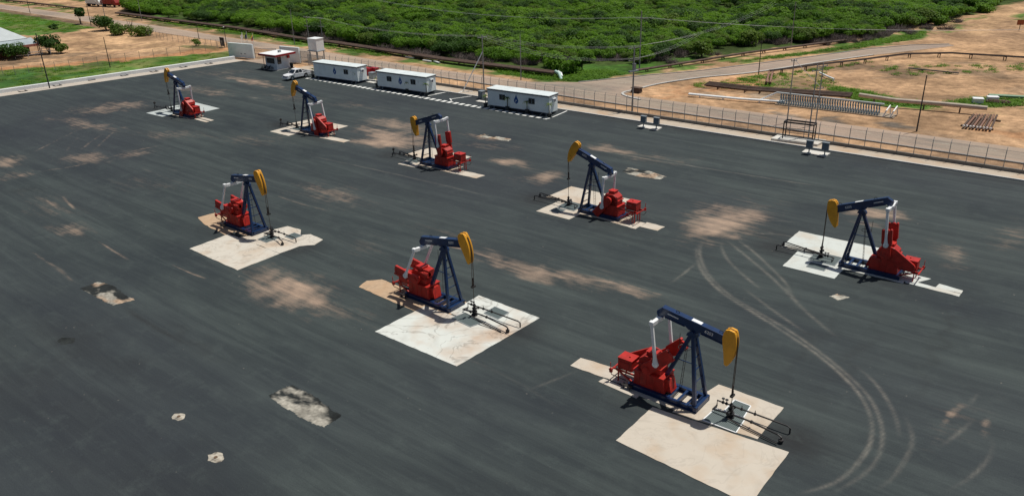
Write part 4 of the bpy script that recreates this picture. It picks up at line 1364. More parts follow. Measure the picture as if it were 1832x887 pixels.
def wellhead(x, y, heading, key, var):
    t = thing('wellhead', 'black wellhead with flow pipes under the ' + WELL_LBL[key], 'wellhead', (x + heading * RH, y, 0.03), 0 if heading > 0 else math.pi, 'wellheads with flow pipes')
    b = MB()
    for z0, z1, r in ((0.0, 0.12, 0.26), (0.12, 0.32, 0.15), (0.32, 0.40, 0.24), (0.40, 0.62, 0.13), (0.62, 0.68, 0.19), (0.68, 0.92, 0.10), (0.92, 0.98, 0.14), (0.98, 1.08, 0.07)):
        b.tube([(0, 0, z0), (0, 0, z1)], r, 14)
    b.tube([(0, -0.42, 0.52), (0, 0.42, 0.52)], 0.07, 8)
    b.disc((0, -0.48, 0.52), 0.13, (0, 1, 0), 0.04, 12)
    b.disc((0, 0.48, 0.52), 0.13, (0, 1, 0), 0.04, 12)
    b.build('christmas_tree', BLACK, t)
    L = {'h': (3.7, 3.6, 3.5), 'g': (4.3, 4.0, 3.6), 'f': (3.2, 2.6, 0), 'e': (4.0, 3.8, 3.7), 'd': (4.3, 4.4, 4.2), 'c': (3.6, 3.4, 3.2), 'b': (3.4, 3.2, 0), 'a': (4.6, 3.0, 0)}[key]
    b = MB()
    b.tube([(-1.2, 0.55, 0.10), (-1.2, 0.55, 0.52), (-0.5, 0.55, 0.52), (0, 0.55, 0.52), (L[0] - 0.2, 0.6, 0.5), (L[0], 0.6, 0.42), (L[0], 0.6, 0.02)], 0.055, 8)
    for px in (-0.8, -0.55, 0.5, 1.4):
        b.disc((px, 0.55, 0.52), 0.11, (1, 0, 0), 0.10, 10)
        b.tube([(px, 0.55, 0.5), (px, 0.55, 0.78)], 0.025, 6)
    b.build('flow_pipe', BLACK, t)
    b = MB()
    b.tube([(-1.2, 0.5, 0.12), (-1.2, -0.1, 0.2), (0, -0.12, 0.34), (1.2, -0.2, 0.40), (L[1] - 0.25, -0.55, 0.46), (L[1], -0.6, 0.4), (L[1], -0.62, 0.0)], 0.06, 8)
    b.disc((L[1], -0.62, 0.16), 0.16, (0, 0, 1), 0.14, 10)
    b.disc((1.5, -0.24, 0.42), 0.12, (1, 0, 0), 0.1, 10)
    b.build('flow_pipe', BLACK, t)
    if L[2]:
        b = MB()
        b.tube([(0.0, -0.45, 0.16), (1.0, -0.62, 0.10), (L[2], -0.95, 0.09)], 0.045, 8)
        b.build('flow_pipe', BLACK, t)
    b = MB()
    if key in 'abc':
        b.tube([(L[0] - 0.3, 0.6, 0.5), (L[0] - 0.3, 0.6, 1.15)], 0.06, 8)
        b.disc((L[0] - 0.3, 0.6, 1.0), 0.2, (1, 0, 0), 0.08, 12)
        b.build('riser', BLACK, t)
        b = MB()
        b.tube([(L[0] - 0.1, 0.1, 0.15), (L[0] + 0.5, 0.1, 0.15)], 0.06, 8)
    else:
        b.disc((-0.55, 0.55, 0.82), 0.11, (0, 0, 1), 0.04, 10)
        b.build('valve', BLACK, t)
        b = MB()
        b.disc((-0.8, 0.55, 0.82), 0.11, (0, 0, 1), 0.04, 10)
    b.build('valve', BLACK, t)
    return t

for key, x, y, hd, tilt, crk, style in PUMPS:
    pumpjack(x, y, hd, tilt, crk, style, LBL[key][0], LBL[key][1])
    wellhead(x, y, hd, key, 0)
# ------------------------------------------------------------------ site offices (portable cabins)
def office(p, q, label, windows, logo_u, light_us, vents):
    """cabin whose front bottom edge runs from photo point p to q"""
    a, b2 = G(*p), G(*q)
    v = b2 - a
    L = 12.1
    rz = math.atan2(v.y, v.x)
    mid = (a + b2) / 2
    t = thing('office_cabin', label, 'portable cabin', (mid.x, mid.y, 0), rz, 'portable office cabins along the yard edge')
    h0, h1, D = 0.45, 3.0, 2.5
    x0, x1 = -L / 2, L / 2
    b = MB()
    b.bx(x0, x1, 0, D, h0, h1)
    for k in range(1, 10):                                  # panel joints
        xx = x0 + L * k / 10
        b.bx(xx - 0.02, xx + 0.02, -0.012, 0.02, h0 + 0.05, h1 - 0.1)
    for xx in (x0 + 0.06, x1 - 0.06):
        b.bx(xx - 0.07, xx + 0.07, -0.02, 0.1, h0, h1)
    b.build('wall', TRAIL, t)
    b = MB()
    b.bx(x0 - 0.12, x1 + 0.12, -0.22, D + 0.12, h1 + 0.14, h1 + 0.24)
    for k in range(1, 4):
        xx = x0 + L * k / 4
        b.bx(xx - 0.05, xx + 0.05, -0.2, D + 0.1, h1 + 0.235, h1 + 0.27)
    b.build('roof', TROOF, t)
    b = MB()
    b.bx(x0 - 0.10, x1 + 0.10, -0.16, D + 0.08, h1 - 0.02, h1 + 0.142)
    b.build('fascia', TRIMB, t)
    for u in windows:
        xx = x0 + L * u
        b = MB()
        b.bx(xx - 0.58, xx + 0.58, -0.035, 0.01, 1.55, 2.45)
        w_ = b.build('window', TRIMB, t)
        b = MB()
        for s in (-0.29, 0.29):
            b.bx(xx + s - 0.24, xx + s + 0.24, -0.045, -0.03, 1.62, 2.38)
        w2 = b.build('pane', GLASS, w_)
        b = MB()
        b.bx(xx - 0.035, xx + 0.035, -0.06, -0.046, 1.6, 2.4)
        b.build('mullion', BLUEGREY, w_)
    # drop shaped emblem
    xx = x0 + L * logo_u
    dz = 1.9
    drop = [(x_ * 1.3, z_ * 1.2) for x_, z_ in [(0, 0.68), (0.10, 0.40), (0.26, 0.10), (0.33, -0.12), (0.27, -0.36), (0.10, -0.50), (0.0, -0.58), (-0.10, -0.50), (-0.27, -0.36), (-0.33, -0.12), (-0.26, 0.10), (-0.10, 0.40)]]
    b = MB()
    b.prism([(xx + q_[0], dz + q_[1]) for q_ in drop], -0.028, -0.014)
    em = b.build('emblem', LOGOB, t)
    b = MB()
    b.prism([(xx, dz + 0.02), (xx + 0.12, dz - 0.12), (xx, dz - 0.27), (xx - 0.12, dz - 0.12)], -0.036, -0.029)
    b.prism([(xx - 0.20, dz - 0.28), (xx - 0.03, dz - 0.44), (xx - 0.12, dz - 0.47), (xx - 0.25, dz - 0.36)], -0.036, -0.029)
    b.build('white_mark', CLEANW, em)
    for u in light_us:
        xx = x0 + L * u
        b = MB()
        b.bx(xx - 0.1, xx + 0.1, -0.1, 0, 2.0, 2.18)
        b.build('wall_lamp', CLEANW, t)
    # air conditioners on the right end
    b = MB()
    b.bx(x1, x1 + 0.32, 0.9, 1.7, 2.05, 2.62)
    ac = b.build('air_conditioner', WHT, t, bevel=0.02)
    b = MB()
    b.disc((x1 + 0.325, 1.2, 2.33), 0.22, (1, 0, 0), 0.02, 14)
    b.build('fan_grille', TRIMB, ac)
    # stands
    for xx in (x0 + 0.9, x1 - 0.9):
        b = MB()
        b.bx(xx - 0.55, xx + 0.55, 0.12, 0.2, h0 - 0.1, h0)
        for s in (-1, 1):
            b.beam((xx + s * 0.35, 0.0, h0 - 0.04), (xx + s * 0.62, -0.42, 0.0), 0.07, 0.07)
            b.beam((xx + s * 0.5, D - 0.2, h0 - 0.04), (xx + s * 0.5, D - 0.2, 0.0), 0.1, 0.1)
        b.build('stand', GALV, t)
    b = MB()
    b.bx(x0 + 0.2, x1 - 0.2, 0.15, 0.4, 0.2, h0 - 0.002)
    b.bx(x0 + 0.2, x1 - 0.2, D - 0.4, D - 0.15, 0.2, h0 - 0.002)
    for k in range(5):
        xx = x0 + 0.8 + (L - 1.6) * k / 4
        b.bx(xx - 0.2, xx + 0.2, 0.14, D - 0.14, 0.0, 0.3)
    b.build('chassis', TRIMB, t)
    return t, rz, mid

OFF = [office((566, 140), (638.5, 150), 'white office cabin beside the guard house, with a single window right of its blue emblem', [0.745], 0.485, [0.16, 0.86], 0),
       office((678, 158), (763, 170), 'middle of three white office cabins, with two windows and a blue drop emblem between', [0.25, 0.735], 0.475, [0.15, 0.84], 0),
       office((873, 192), (983, 208), 'nearest white office cabin, at the right end of the dashed line, emblem between two windows', [0.245, 0.725], 0.475, [0.79], 0)]

# ------------------------------------------------------------------ potted palms
def palm(px, py, h, label, seed):
    r = random.Random(seed)
    p = G(px, py)
    t = thing('potted_palm', label, 'potted palm', (p.x, p.y, 0), r.uniform(0, 6), 'potted palms before the office cabins')
    b = MB()
    b.tube([(0, 0, 0), (0, 0, 0.55)], 0.26, 12, 0.36)
    b.tube([(0, 0, 0.55), (0, 0, 0.62)], 0.40, 12)
    b.build('pot', POT, t)
    b = MB()
    b.tube([(0, 0, 0.6), (0.04, 0.02, h * 0.55), (0.0, 0.05, h * 0.72)], 0.07, 6, 0.045)
    b.build('trunk', BARK, t)
    b = MB()
    for k in range(13):
        an = k * 2.4 + r.uniform(-0.3, 0.3)
        up = r.uniform(0.25, 1.0)
        ln = r.uniform(0.55, 0.95) * h * 0.36
        pts = []
        for j in range(5):
            f = j / 4
            pts.append(Vector((math.cos(an) * ln * f, math.sin(an) * ln * f, h * 0.70 + ln * (up * f * 1.3 - 1.05 * f * f))))
        sd = Vector((-math.sin(an), math.cos(an), 0))
        for j in range(4):
            wa, wb = 0.16 * (1 - j / 4.3), 0.16 * (1 - (j + 1) / 4.3)
            b.add([pts[j] - sd * wa, pts[j] + sd * wa, pts[j + 1] + sd * wb, pts[j + 1] - sd * wb], [(0, 1, 2, 3)])
    b.build('frond', LEAFP, t)
for i, (px, py, h, lb) in enumerate([
        (560.5, 138.5, 2.3, 'dark leafy potted palm at the left end of the farthest left cabin'),
        (585, 140.5, 3.0, 'tall potted palm left of the emblem on the farthest left cabin'),
        (610.5, 143.5, 2.5, 'potted palm left of the single window of the farthest left cabin'),
        (638, 149, 2.6, 'thin potted palm at the right corner of the farthest left cabin'),
        (675, 155.5, 2.2, 'low potted palm at the left end of the middle cabin'),
        (705, 160, 2.9, 'potted palm between left window and emblem of the middle cabin'),
        (729.5, 165, 2.5, 'potted palm between emblem and right window of the middle cabin'),
        (763, 172, 2.9, 'yellowish potted palm at the right corner of the middle cabin'),
        (869, 191, 2.5, 'bushy potted palm at the left end of the nearest cabin'),
        (908, 197.5, 2.9, 'yellowish potted palm under the left window of the nearest cabin'),
        (943, 203, 2.7, 'potted palm left of the right window of the nearest cabin'),
        (983, 210, 2.9, 'thin potted palm at the right corner of the nearest cabin')]):
    palm(px, py, h, lb, 50 + i)

# ------------------------------------------------------------------ pickup truck
def pickup(px, py):
    p = G(px, py)
    t = thing('pickup_truck', 'white double cab pickup truck parked beside the guard house with an open black bed', 'pickup truck', (p.x, p.y, 0.0), R(-91), None)
    # x forward
    b = MB()
    prof = [(-2.65, 0.62), (-2.62, 0.98), (-0.55, 1.02), (-0.45, 1.04), (1.05, 1.06), (1.35, 1.10), (2.35, 0.98), (2.60, 0.80), (2.66, 0.55), (2.55, 0.36), (2.10, 0.34), (-2.5, 0.40)]
    prof = [(-2.66, 0.50), (-2.62, 1.02), (-1.0, 1.04), (-0.98, 1.08), (1.12, 1.08), (2.25, 0.98), (2.55, 0.84), (2.64, 0.62), (2.60, 0.36), (2.1, 0.32), (-2.55, 0.40)]
    # body sides with wheel arches
    def arch(cx):
        return [(cx + 0.46 * math.cos(R(q)), 0.42 + 0.46 * math.sin(R(q))) for q in range(0, 181, 20)]
    side = [(-2.66, 0.50), (-2.62, 1.02), (-1.0, 1.04), (1.12, 1.08), (2.25, 0.98), (2.55, 0.84), (2.64, 0.62), (2.60, 0.36)] + [(q_[0], max(q_[1], 0.34)) for q_ in arch(1.62)] + [(q_[0], max(q_[1], 0.36)) for q_ in arch(-1.48)] + [(-2.55, 0.42)]
    b.prism(side, -0.88, -0.78)
    b.prism(side, 0.78, 0.88)
    b.prism([(-0.95, 0.40), (-0.95, 1.03), (1.12, 1.07), (2.24, 0.97), (2.54, 0.83), (2.63, 0.60), (2.59, 0.38)], -0.785, 0.785)
    b.bx(-2.66, -2.56, -0.785, 0.785, 0.5, 1.01)
    body = b.build('body', CARW, t, bevel=0.03)
    b = MB()
    cab = [(-1.0, 1.03), (-0.95, 1.30), (-0.70, 1.74), (-0.45, 1.79), (0.35, 1.79), (0.55, 1.74), (1.25, 1.10)]
    n = len(cab)
    vs = []
    for yy, k in ((-1, 0), (1, 1)):
        for x_, z_ in cab:
            inset = 0.86 - 0.16 * (z_ - 1.03) / 0.76
            vs.append((x_, yy * inset, z_))
    b.add(vs, [tuple(range(n)), tuple(range(2 * n - 1, n - 1, -1))] + [(k, n + k, n + (k + 1) % n, (k + 1) % n) for k in range(n)])
    b.build('cab', CARW, t, bevel=0.03)
    def yw(z_):
        return 0.872 - 0.16 * (z_ - 1.03) / 0.76
    for s in (-1, 1):
        for pts in ([(0.0, 1.16), (0.95, 1.16), (0.52, 1.66), (0.0, 1.68)], [(-0.80, 1.18), (-0.08, 1.16), (-0.08, 1.68), (-0.62, 1.66)]):
            b = MB()
            vs = [(x_, s * yw(z_), z_) for x_, z_ in pts] + [(x_, s * (yw(z_) - 0.02), z_) for x_, z_ in pts]
            f = [(0, 1, 2, 3), (7, 6, 5, 4)] + [(k, 4 + k, 4 + (k + 1) % 4, (k + 1) % 4) for k in range(4)]
            b.add(vs, f)
            b.build('side_window', GLASS, t)
        b = MB()
        b.bx(0.95, 1.12, s * 0.92 - 0.1, s * 0.92 + 0.1, 1.12, 1.28)
        b.build('wing_mirror', CARW, t, bevel=0.02)
        b = MB()
        b.bx(2.38, 2.585, s * 0.66 - 0.16, s * 0.66 + 0.16, 0.70, 0.88)
        b.build('headlight', GALV, t)
        b = MB()
        b.bx(-2.675, -2.6, s * 0.80 - 0.07, s * 0.80 + 0.07, 0.65, 0.98)
        b.build('tail_light', RED, t)
        for cx in (1.62, -1.48):
            b = MB()
            b.disc((cx, s * 0.77, 0.38), 0.38, (0, 1, 0), 0.24, 22)
            wh = b.build('wheel', TYRE, t, bevel=0.03)
            b = MB()
            b.disc((cx, s * 0.892, 0.38), 0.22, (0, 1, 0), 0.02, 16)
            b.build('rim', GREYP, wh)
    b = MB()
    f = Vector((1.25 - 0.55, 0, 1.10 - 1.74)).normalized()
    nrm = Vector((-f.z, 0, f.x)) * (1 if -f.z > 0 else -1)
    vs = []
    for x_, z_, hw in ((1.17, 1.175, 0.74), (0.60, 1.695, 0.62)):
        for off in (0.004, 0.022):
            for s in (-1, 1):
                vs.append((x_ + nrm.x * off, s * hw, z_ + nrm.z * off))
    b.add(vs, [(2, 3, 7, 6), (0, 4, 5, 1), (0, 1, 3, 2), (4, 6, 7, 5), (0, 2, 6, 4), (1, 5, 7, 3)])
    b.build('windscreen', GLASS, t)
    b = MB()
    b.bx(-2.555, -1.02, -0.778, 0.778, 0.55, 0.93)
    b.build('load_bed', mat('black_bedliner', (0.02, 0.02, 0.022), 0.8, 0.2, 3.0), t)
    b = MB()
    b.bx(2.56, 2.68, -0.5, 0.5, 0.60, 0.80)
    b.build('grille', TRIMB, t)
    b = MB()
    b.bx(2.45, 2.72, -0.86, 0.86, 0.34, 0.56)
    b.build('front_bumper', CARW, t, bevel=0.03)
    b = MB()
    b.bx(-2.80, -2.60, -0.8, 0.8, 0.42, 0.56)
    b.build('rear_bumper', GALV, t)
    t.scale = (1.06, 1.06, 1.08)
    return t
pickup(531.5, 140.5)

# ------------------------------------------------------------------ guard house
gc = Vector((-146.4, 102.0, 0))
t = thing('guard_house', 'small white guard house with a flat white roof edged in red', 'guard house', gc, R(3))
b = MB()
b.bx(-1.8, 1.8, -1.8, 1.8, 0.12, 2.85)
b.build('wall', WHT, t)
b = MB()
b.bx(-2.75, 2.75, -2.75, 2.75, 2.85, 3.25)
rf = b.build('red_fascia', mat('fascia_red', (0.32, 0.012, 0.018), 0.5, 0.08, 1.0), t)
b = MB()
b.bx(-2.68, 2.68, -2.68, 2.68, 3.252, 3.29)
b.build('roof', CLEANW, t)
b = MB()
b.bx(-2.4, 2.4, -2.4, 2.4, 0.0, 0.118)
b.build('plinth', CONCW, t)
for (x0, x1, y0, y1, z0, z1) in ((-1.35, 1.15, -1.85, -1.79, 1.25, 2.35), (1.79, 1.85, -1.55, -0.55, 1.15, 2.6)):
    b = MB()
    b.bx(x0, x1, y0, y1, z0, z1)
    w_ = b.build('window', TRIMB, t)
    b = MB()
    if x1 - x0 > 1:
        for k in range(4):
            q = x0 + 0.08 + (x1 - x0 - 0.1) * k / 4
            b.bx(q, q + 0.52, y0 - 0.008, y0 + 0.01, z0 + 0.08, z1 - 0.08)
    else:
        b.bx(x1 - 0.01, x1 + 0.008, y0 + 0.08, y1 - 0.08, z0 + 0.08, z1 - 0.08)
    b.build('pane', GLASS, w_)
b = MB()
b.bx(0.2, 0.75, 0.1, 0.6, 3.29, 3.75)
b.build('roof_vent', GALV, t)
b = MB()
b.tube([(-2.15, -2.0, 0.1), (-2.15, -2.0, 2.85)], 0.06, 6)
b.build('porch_post', mat('fascia_red', (0.32, 0.012, 0.018)), t)
b = MB()
b.bx(1.85, 2.2, 1.0, 1.5, 2.1, 2.6)
b.build('floodlight', RED, t)

def motorbike(loc, rz, label):
    t = thing('motorcycle', label, 'motorcycle', loc, rz, 'motorcycles at the guard house')
    for x_ in (-0.65, 0.65):
        b = MB()
        b.torus((x_, 0, 0.31), 0.25, 0.06, 16, 6, axis='y')
        b.tube([(x_, -0.05, 0.31), (x_, 0.05, 0.31)], 0.05, 8)
        b.beam((x_ - 0.24, 0, 0.31), (x_ + 0.24, 0, 0.31), 0.02, 0.02)
        b.build('wheel', TYRE, t)
    b = MB()
    b.tube([(0.65, 0, 0.31), (0.45, 0, 0.95)], 0.035, 6)
    b.tube([(0.42, -0.33, 1.0), (0.45, 0, 0.97), (0.42, 0.33, 1.0)], 0.022, 6)
    b.tube([(-0.65, 0, 0.31), (0.0, 0, 0.45), (0.42, 0, 0.75)], 0.05, 6)
    b.box((-0.02, 0, 0.42), (0.38, 0.24, 0.3))
    b.build('frame', BLACK, t)
    b = MB()
    b.prism([(-0.05, 0.62), (0.42, 0.68), (0.40, 0.86), (0.1, 0.88), (-0.05, 0.75)], -0.13, 0.13)
    b.build('fuel_tank', TRIMB, t, bevel=0.04)
    b = MB()
    b.prism([(-0.75, 0.74), (-0.03, 0.68), (-0.03, 0.78), (-0.75, 0.84)], -0.12, 0.12)
    b.build('saddle', TYRE, t, bevel=0.02)
motorbike((-147.2, 99.2, 0.02), R(75), 'dark motorcycle parked under the guard house window, left one of two')
motorbike((-146.0, 99.3, 0.02), R(80), 'dark motorcycle parked under the guard house window, right one of two')
b = MB()
b.tube([(0, 0, 0), (0, 0, 0.95)], 0.30, 14, 0.36)
b.tube([(0, 0, 0.95), (0, 0, 1.02)], 0.38, 14)
o = b.build('litter_bin', TYRE)
o.location = (-143.7, 103.4, 0.12)
tag(o, 'black litter bin at the right corner of the guard house', 'bin')

# ------------------------------------------------------------------ entrance walls, gate, flags
def wall_panel(name, a, b2, h, label, dots=False):
    a, b2 = Vector(a), Vector(b2)
    v = b2 - a
    t = thing(name, label, 'wall', (a + b2) / 2, math.atan2(v.y, v.x))
    L = v.length
    m = MB()
    m.bx(-L / 2, L / 2, -0.14, 0.14, 0, h)
    m.bx(-L / 2 - 0.06, L / 2 + 0.06, -0.2, 0.2, h, h + 0.12)
    m.bx(-L / 2 - 0.08, -L / 2 + 0.3, -0.22, 0.22, 0, h)
    m.bx(L / 2 - 0.3, L / 2 + 0.08, -0.22, 0.22, 0, h)
    m.build('panel', TRAIL, t)
    if dots:
        for x_ in (0.1, 1.3):
            d_ = MB()
            d_.disc((x_, -0.16, 0.95), 0.14, (0, 1, 0), 0.1, 10)
            d_.build('fixture', BLUEGREY, t)
    return t
wall_panel('entrance_wall', (-168.6, 104.7, 0), (-161.1, 106.0, 0), 3.1, 'wide pale blue white entrance wall left of the gate, with two small fixtures', True)
wall_panel('entrance_wall', (-152.6, 107.4, 0), (-147.2, 108.3, 0), 3.2, 'pale entrance wall panel behind the guard house')
def gate(a, b2, h, label):
    a, b2 = Vector(a), Vector(b2)
    v = b2 - a
    t = thing('mesh_gate', label, 'gate', a, math.atan2(v.y, v.x), 'grey gates and screens at the entrance')
    L = v.length
    m = MB()
    for z in (0.12, h / 2, h):
        m.beam((0, 0, z), (L, 0, z), 0.07, 0.07)
    for x_ in (0, L):
        m.beam((x_, 0, 0), (x_, 0, h), 0.1, 0.1)
    m.build('frame', GALV, t)
    m = MB()
    n = int(L / 0.11)
    for k in range(1, n):
        m.beam((L * k / n, 0, 0.12), (L * k / n, 0, h), 0.03, 0.03)
    m.build('bars', GALV, t)
gate((-160.8, 106.2, 0), (-156.6, 109.0, 0), 2.2, 'grey barred gate leaf standing open right of the wide entrance wall')
gate((-157.5, 112.0, 0), (-152.9, 107.6, 0), 2.2, 'grey barred gate leaf behind the guard house roof')
gate((-147.0, 108.4, 0), (-143.6, 108.6, 0), 2.6, 'grey barred screen right of the entrance panel behind the guard house')
gate((-143.5, 107.7, 0), (-138.4, 107.7, 0), 2.3, 'grey barred screen behind the roof of the farthest left cabin')
b = MB()
b.bx(-0.22, 0.22, -0.14, 0.14, 0, 0.5)
for i, (px, by, ty, m1, nm) in enumerate([(437.5, 90, 58, FLAGW, 'white'), (445.5, 91, 57, FLAGB, 'dark blue'), (456, 92, 60, FLAGY, 'yellow, blue and red striped')]):
    p = G(px, by)
    h = HT((px, by), ty)
    t = thing('flagpole', 'flagpole behind the entrance wall flying a drooping %s flag' % nm, 'flagpole', p, R(-60), 'flagpoles at the entrance')
    b = MB()
    b.tube([(0, 0, 0), (0, 0, h)], 0.05, 8)
    b.build('pole', CLEANW, t)
    b = MB()
    nx_, nz_ = 7, 6
    mats_ = [m1] if i < 2 else [FLAGY, FLAGB, FLAGR]
    W_, H_ = 1.5, 2.0
    V_ = []
    for j in range(nz_ + 1):
        for k in range(nx_ + 1):
            u, v = k / nx_, j / nz_
            V_.append((u * W_ * 0.72, 0.16 * math.sin(u * 7 + v * 1.5) * u ** 0.5, h - 0.05 - v * H_ * 0.62 - u * 1.15))
    for j in range(nz_):
        for k in range(nx_):
            b.cur = 0 if i < 2 else min(2, j // 2)
            o_ = j * (nx_ + 1) + k
            b.f.append((o_, o_ + 1, o_ + nx_ + 2, o_ + nx_ + 1))
            b.fm.append(b.cur)
    b.v = V_
    b.build('flag', mats_, t)

# transformer cabin on its stand
t = thing('kiosk_on_stand', 'white boxy equipment kiosk raised on a grey steel stand behind the cabins', 'equipment kiosk', (-146.6, 112.6, 0), R(4))
b = MB()
b.bx(-1.35, 1.35, -1.1, 1.1, 2.2, 4.75)
b.bx(-1.42, 1.42, -1.17, 1.17, 4.75, 4.85)
b.bx(-0.9, 0.1, -1.13, -1.09, 3.4, 4.3)
b.build('cabinet', WHT, t)
for x_ in (-1.2, 1.2):
    for y_ in (-0.95, 0.95):
        b = MB()
        b.beam((x_, y_, 0), (x_, y_, 2.2), 0.16, 0.16)
        b.build('leg', GREYP, t)
b = MB()
b.bx(-1.6, 1.6, -1.3, 1.3, 2.06, 2.195)
b.build('platform', GREYP, t)

# ------------------------------------------------------------------ perimeter fence
def fence(name, pts, h, plinth, step, label, post_m=GREYP, arm=True, mesh=True, cat='fence'):
    W = [np.array(p, float) for p in pts]
    o0 = W[0]
    t = thing(name, label, cat, (o0[0], o0[1], 0), 0)
    P = []
    for a, b_ in zip(W[:-1], W[1:]):
        n = max(1, round(np.hypot(*(b_ - a)) / step))
        P += [a + (b_ - a) * k / n for k in range(n)]
    P.append(W[-1])
    P = [p - o0 for p in P]
    if plinth:
        b = MB()
        for a, b_ in zip(W[:-1], W[1:]):
            a, b_ = a - o0, b_ - o0
            b.beam((a[0], a[1], plinth / 2 - 0.05), (b_[0], b_[1], plinth / 2 - 0.05), 0.25, plinth + 0.1)
        b.build('plinth', CONCD, t)
    if mesh:
        b = MB()
        for a, b_ in zip(W[:-1], W[1:]):
            a, b_ = a - o0, b_ - o0
            b.quad((a[0], a[1], plinth), (b_[0], b_[1], plinth), (b_[0], b_[1], h), (a[0], a[1], h))
        b.build('wire_mesh', LINK, t)
    b = MB()
    for a, b_ in zip(W[:-1], W[1:]):
        a, b_ = a - o0, b_ - o0
        b.tube([(a[0], a[1], h), (b_[0], b_[1], h)], 0.013, 5)
    b.build('top_rail', post_m, t)
    for p in P[:100]:
        b = MB()
        b.tube([(p[0], p[1], plinth - 0.02), (p[0], p[1], h + 0.05)], 0.045, 6)
        if arm:
            b.beam((p[0], p[1], h), (p[0], p[1] + 0.25, h + 0.35), 0.05, 0.05)
        b.build('post', post_m, t)
    return t
fence('perimeter_fence', [(-138.0, FENCE_Y(-138)), (-70, FENCE_Y(-70)), (45, FENCE_Y(45))], 2.5, 0.42, 2.02, 'long chain link fence on a concrete plinth between the yard and the road')
lf = [G(*p) for p in [(-60, 134), (28, 134.5), (100, 127), (200, 114), (300, 101), (412, 87)]]
fence('lawn_fence', [(p.x, p.y) for p in lf], 1.9, 0.0, 3.0, 'thin wire fence crossing the green lawn at the left', POLEGREY, False)
lf = [G(*p) for p in [(262, 64), (300, 73), (350, 80), (398, 86)]]
fence('lot_fence', [(p.x, p.y) for p in lf], 1.8, 0.0, 2.4, 'grey fence between the sandy lot and the main road, upper left', POLEGREY, False)
b = MB()
gp = G(399, 85)
b.bx(-0.9, 0.9, -0.05, 0.05, 0.3, 2.4)
b.beam((-0.8, 0, 0), (-0.8, 0, 2.4), 0.12, 0.12)
b.beam((0.8, 0, 0), (0.8, 0, 2.4), 0.12, 0.12)
o = b.build('dark_gate', POLEDARK)
o.location = gp
tag(o, 'dark gate at the corner where lawn fence meets lot fence, left of the entrance wall', 'gate')

# ------------------------------------------------------------------ clutter between the cabins
def red_bin(px, py, label):
    p = G(px, py)
    t = thing('red_container', label, 'container', (p.x, p.y, 0), R(4), 'red containers between two cabins')
    b = MB()
    b.prism([(-0.75, 0.0), (0.75, 0.0), (0.85, 1.35), (-0.85, 1.35)], -0.5, 0.5)
    for x_ in (-0.45, 0, 0.45):
        b.bx(x_ - 0.06, x_ + 0.06, -0.54, 0.54, 0.1, 1.3)
    b.build('tub', mat('bin_red', (0.36, 0.012, 0.02), 0.5, 0.1, 2.0), t)
    b = MB()
    b.bx(-0.9, 0.9, -0.55, 0.55, 1.352, 1.45)
    b.build('lid', mat('bin_red', (0.36, 0.012, 0.02)), t)
red_bin(660, 134.5, 'dark red ribbed container between farthest left and middle cabin, left one')
red_bin(670, 134.0, 'dark red ribbed container between farthest left and middle cabin, right one')
def box_unit(name, px, py, d, h, m, label, cat, leg=0.0):
    p = G(px, py)
    t = thing(name, label, cat, (p.x, p.y, 0), R(3))
    b = MB()
    b.bx(-d / 2, d / 2, -d / 2, d / 2, leg, h)
    b.bx(-d / 2 - 0.05, d / 2 + 0.05, -d / 2 - 0.05, d / 2 + 0.05, h, h + 0.06)
    b.build('cabinet', m, t)
    b = MB()
    b.bx(-d / 2 + 0.1, d / 2 - 0.1, -d / 2 - 0.025, -d / 2 - 0.002, leg + 0.12, h - 0.12)
    b.build('door', GALV, t)
    return t
box_unit('generator_cabinet', 667, 141, 1.1, 1.2, GREYP, 'grey cabinet standing between the farthest left and middle cabin', 'cabinet')
box_unit('meter_cabinet', 862, 176, 0.9, 1.25, GREYP, 'grey meter cabinet behind the left end of the nearest cabin', 'cabinet')
for (px, py, lb) in ((665, 148, 'small white square slab left of the middle cabin'), (862, 182.5, 'small white square slab left of the nearest cabin')):
    p = G(px, py)
    b = MB()
    b.bx(-1.0, 1.0, -0.5, 0.5, 0.0, 0.10)
    b.bx(-0.35, 0.35, -0.3, 0.3, 0.10, 0.13)
    o = b.build('manhole_slab', CONCW)
    o.location = p
    tag(o, lb, 'slab', 'white manhole slabs by the cabins')

# ------------------------------------------------------------------ twin control panels on white slabs by the kerb
def panel_pair(slab_px, posts, label, lab2):
    W = [G(*p) for p in slab_px]
    c = sum(W, Vector()) / 4
    t = thing('equipment_slab', label, 'concrete slab', c, 0, 'white slabs of the control panels')
    b = MB()
    b.prism([(p.x - c.x, p.y - c.y) for p in W], 0.0, 0.16, 'xy')
    b.build('slab', CONCW, t)
    for (px, py), l2 in zip(posts, lab2):
        p = G(px, py, 0.16)
        u = thing('control_panel', l2, 'control panel', p, R(2), 'grey control panels by the kerb')
        b = MB()
        b.beam((0, 0, 0), (0, 0, 0.8), 0.12, 0.12)
        b.bx(-0.25, 0.25, -0.2, 0.2, 0, 0.03)
        b.build('post', GREYP, u)
        b = MB()
        b.bx(-0.42, 0.42, -0.22, 0.2, 0.72, 1.65)
        b.bx(-0.47, 0.47, -0.32, 0.22, 1.65, 1.71)
        b.build('cabinet', GREYP, u)
        b = MB()
        b.bx(-0.2, 0.2, -0.235, -0.222, 1.25, 1.5)
        b.build('display', BLUEGREY, u)
panel_pair([(1140, 228), (1149, 224.6), (1184.6, 229.6), (1175, 234.8)], [(1151, 227.5), (1174, 230.5)], 'white slab by the kerb carrying two grey control panels, left of the black frame',
           ['grey control panel on the white slab far left of the black frame, its left panel', 'grey control panel on the white slab far left of the black frame, its right panel'])
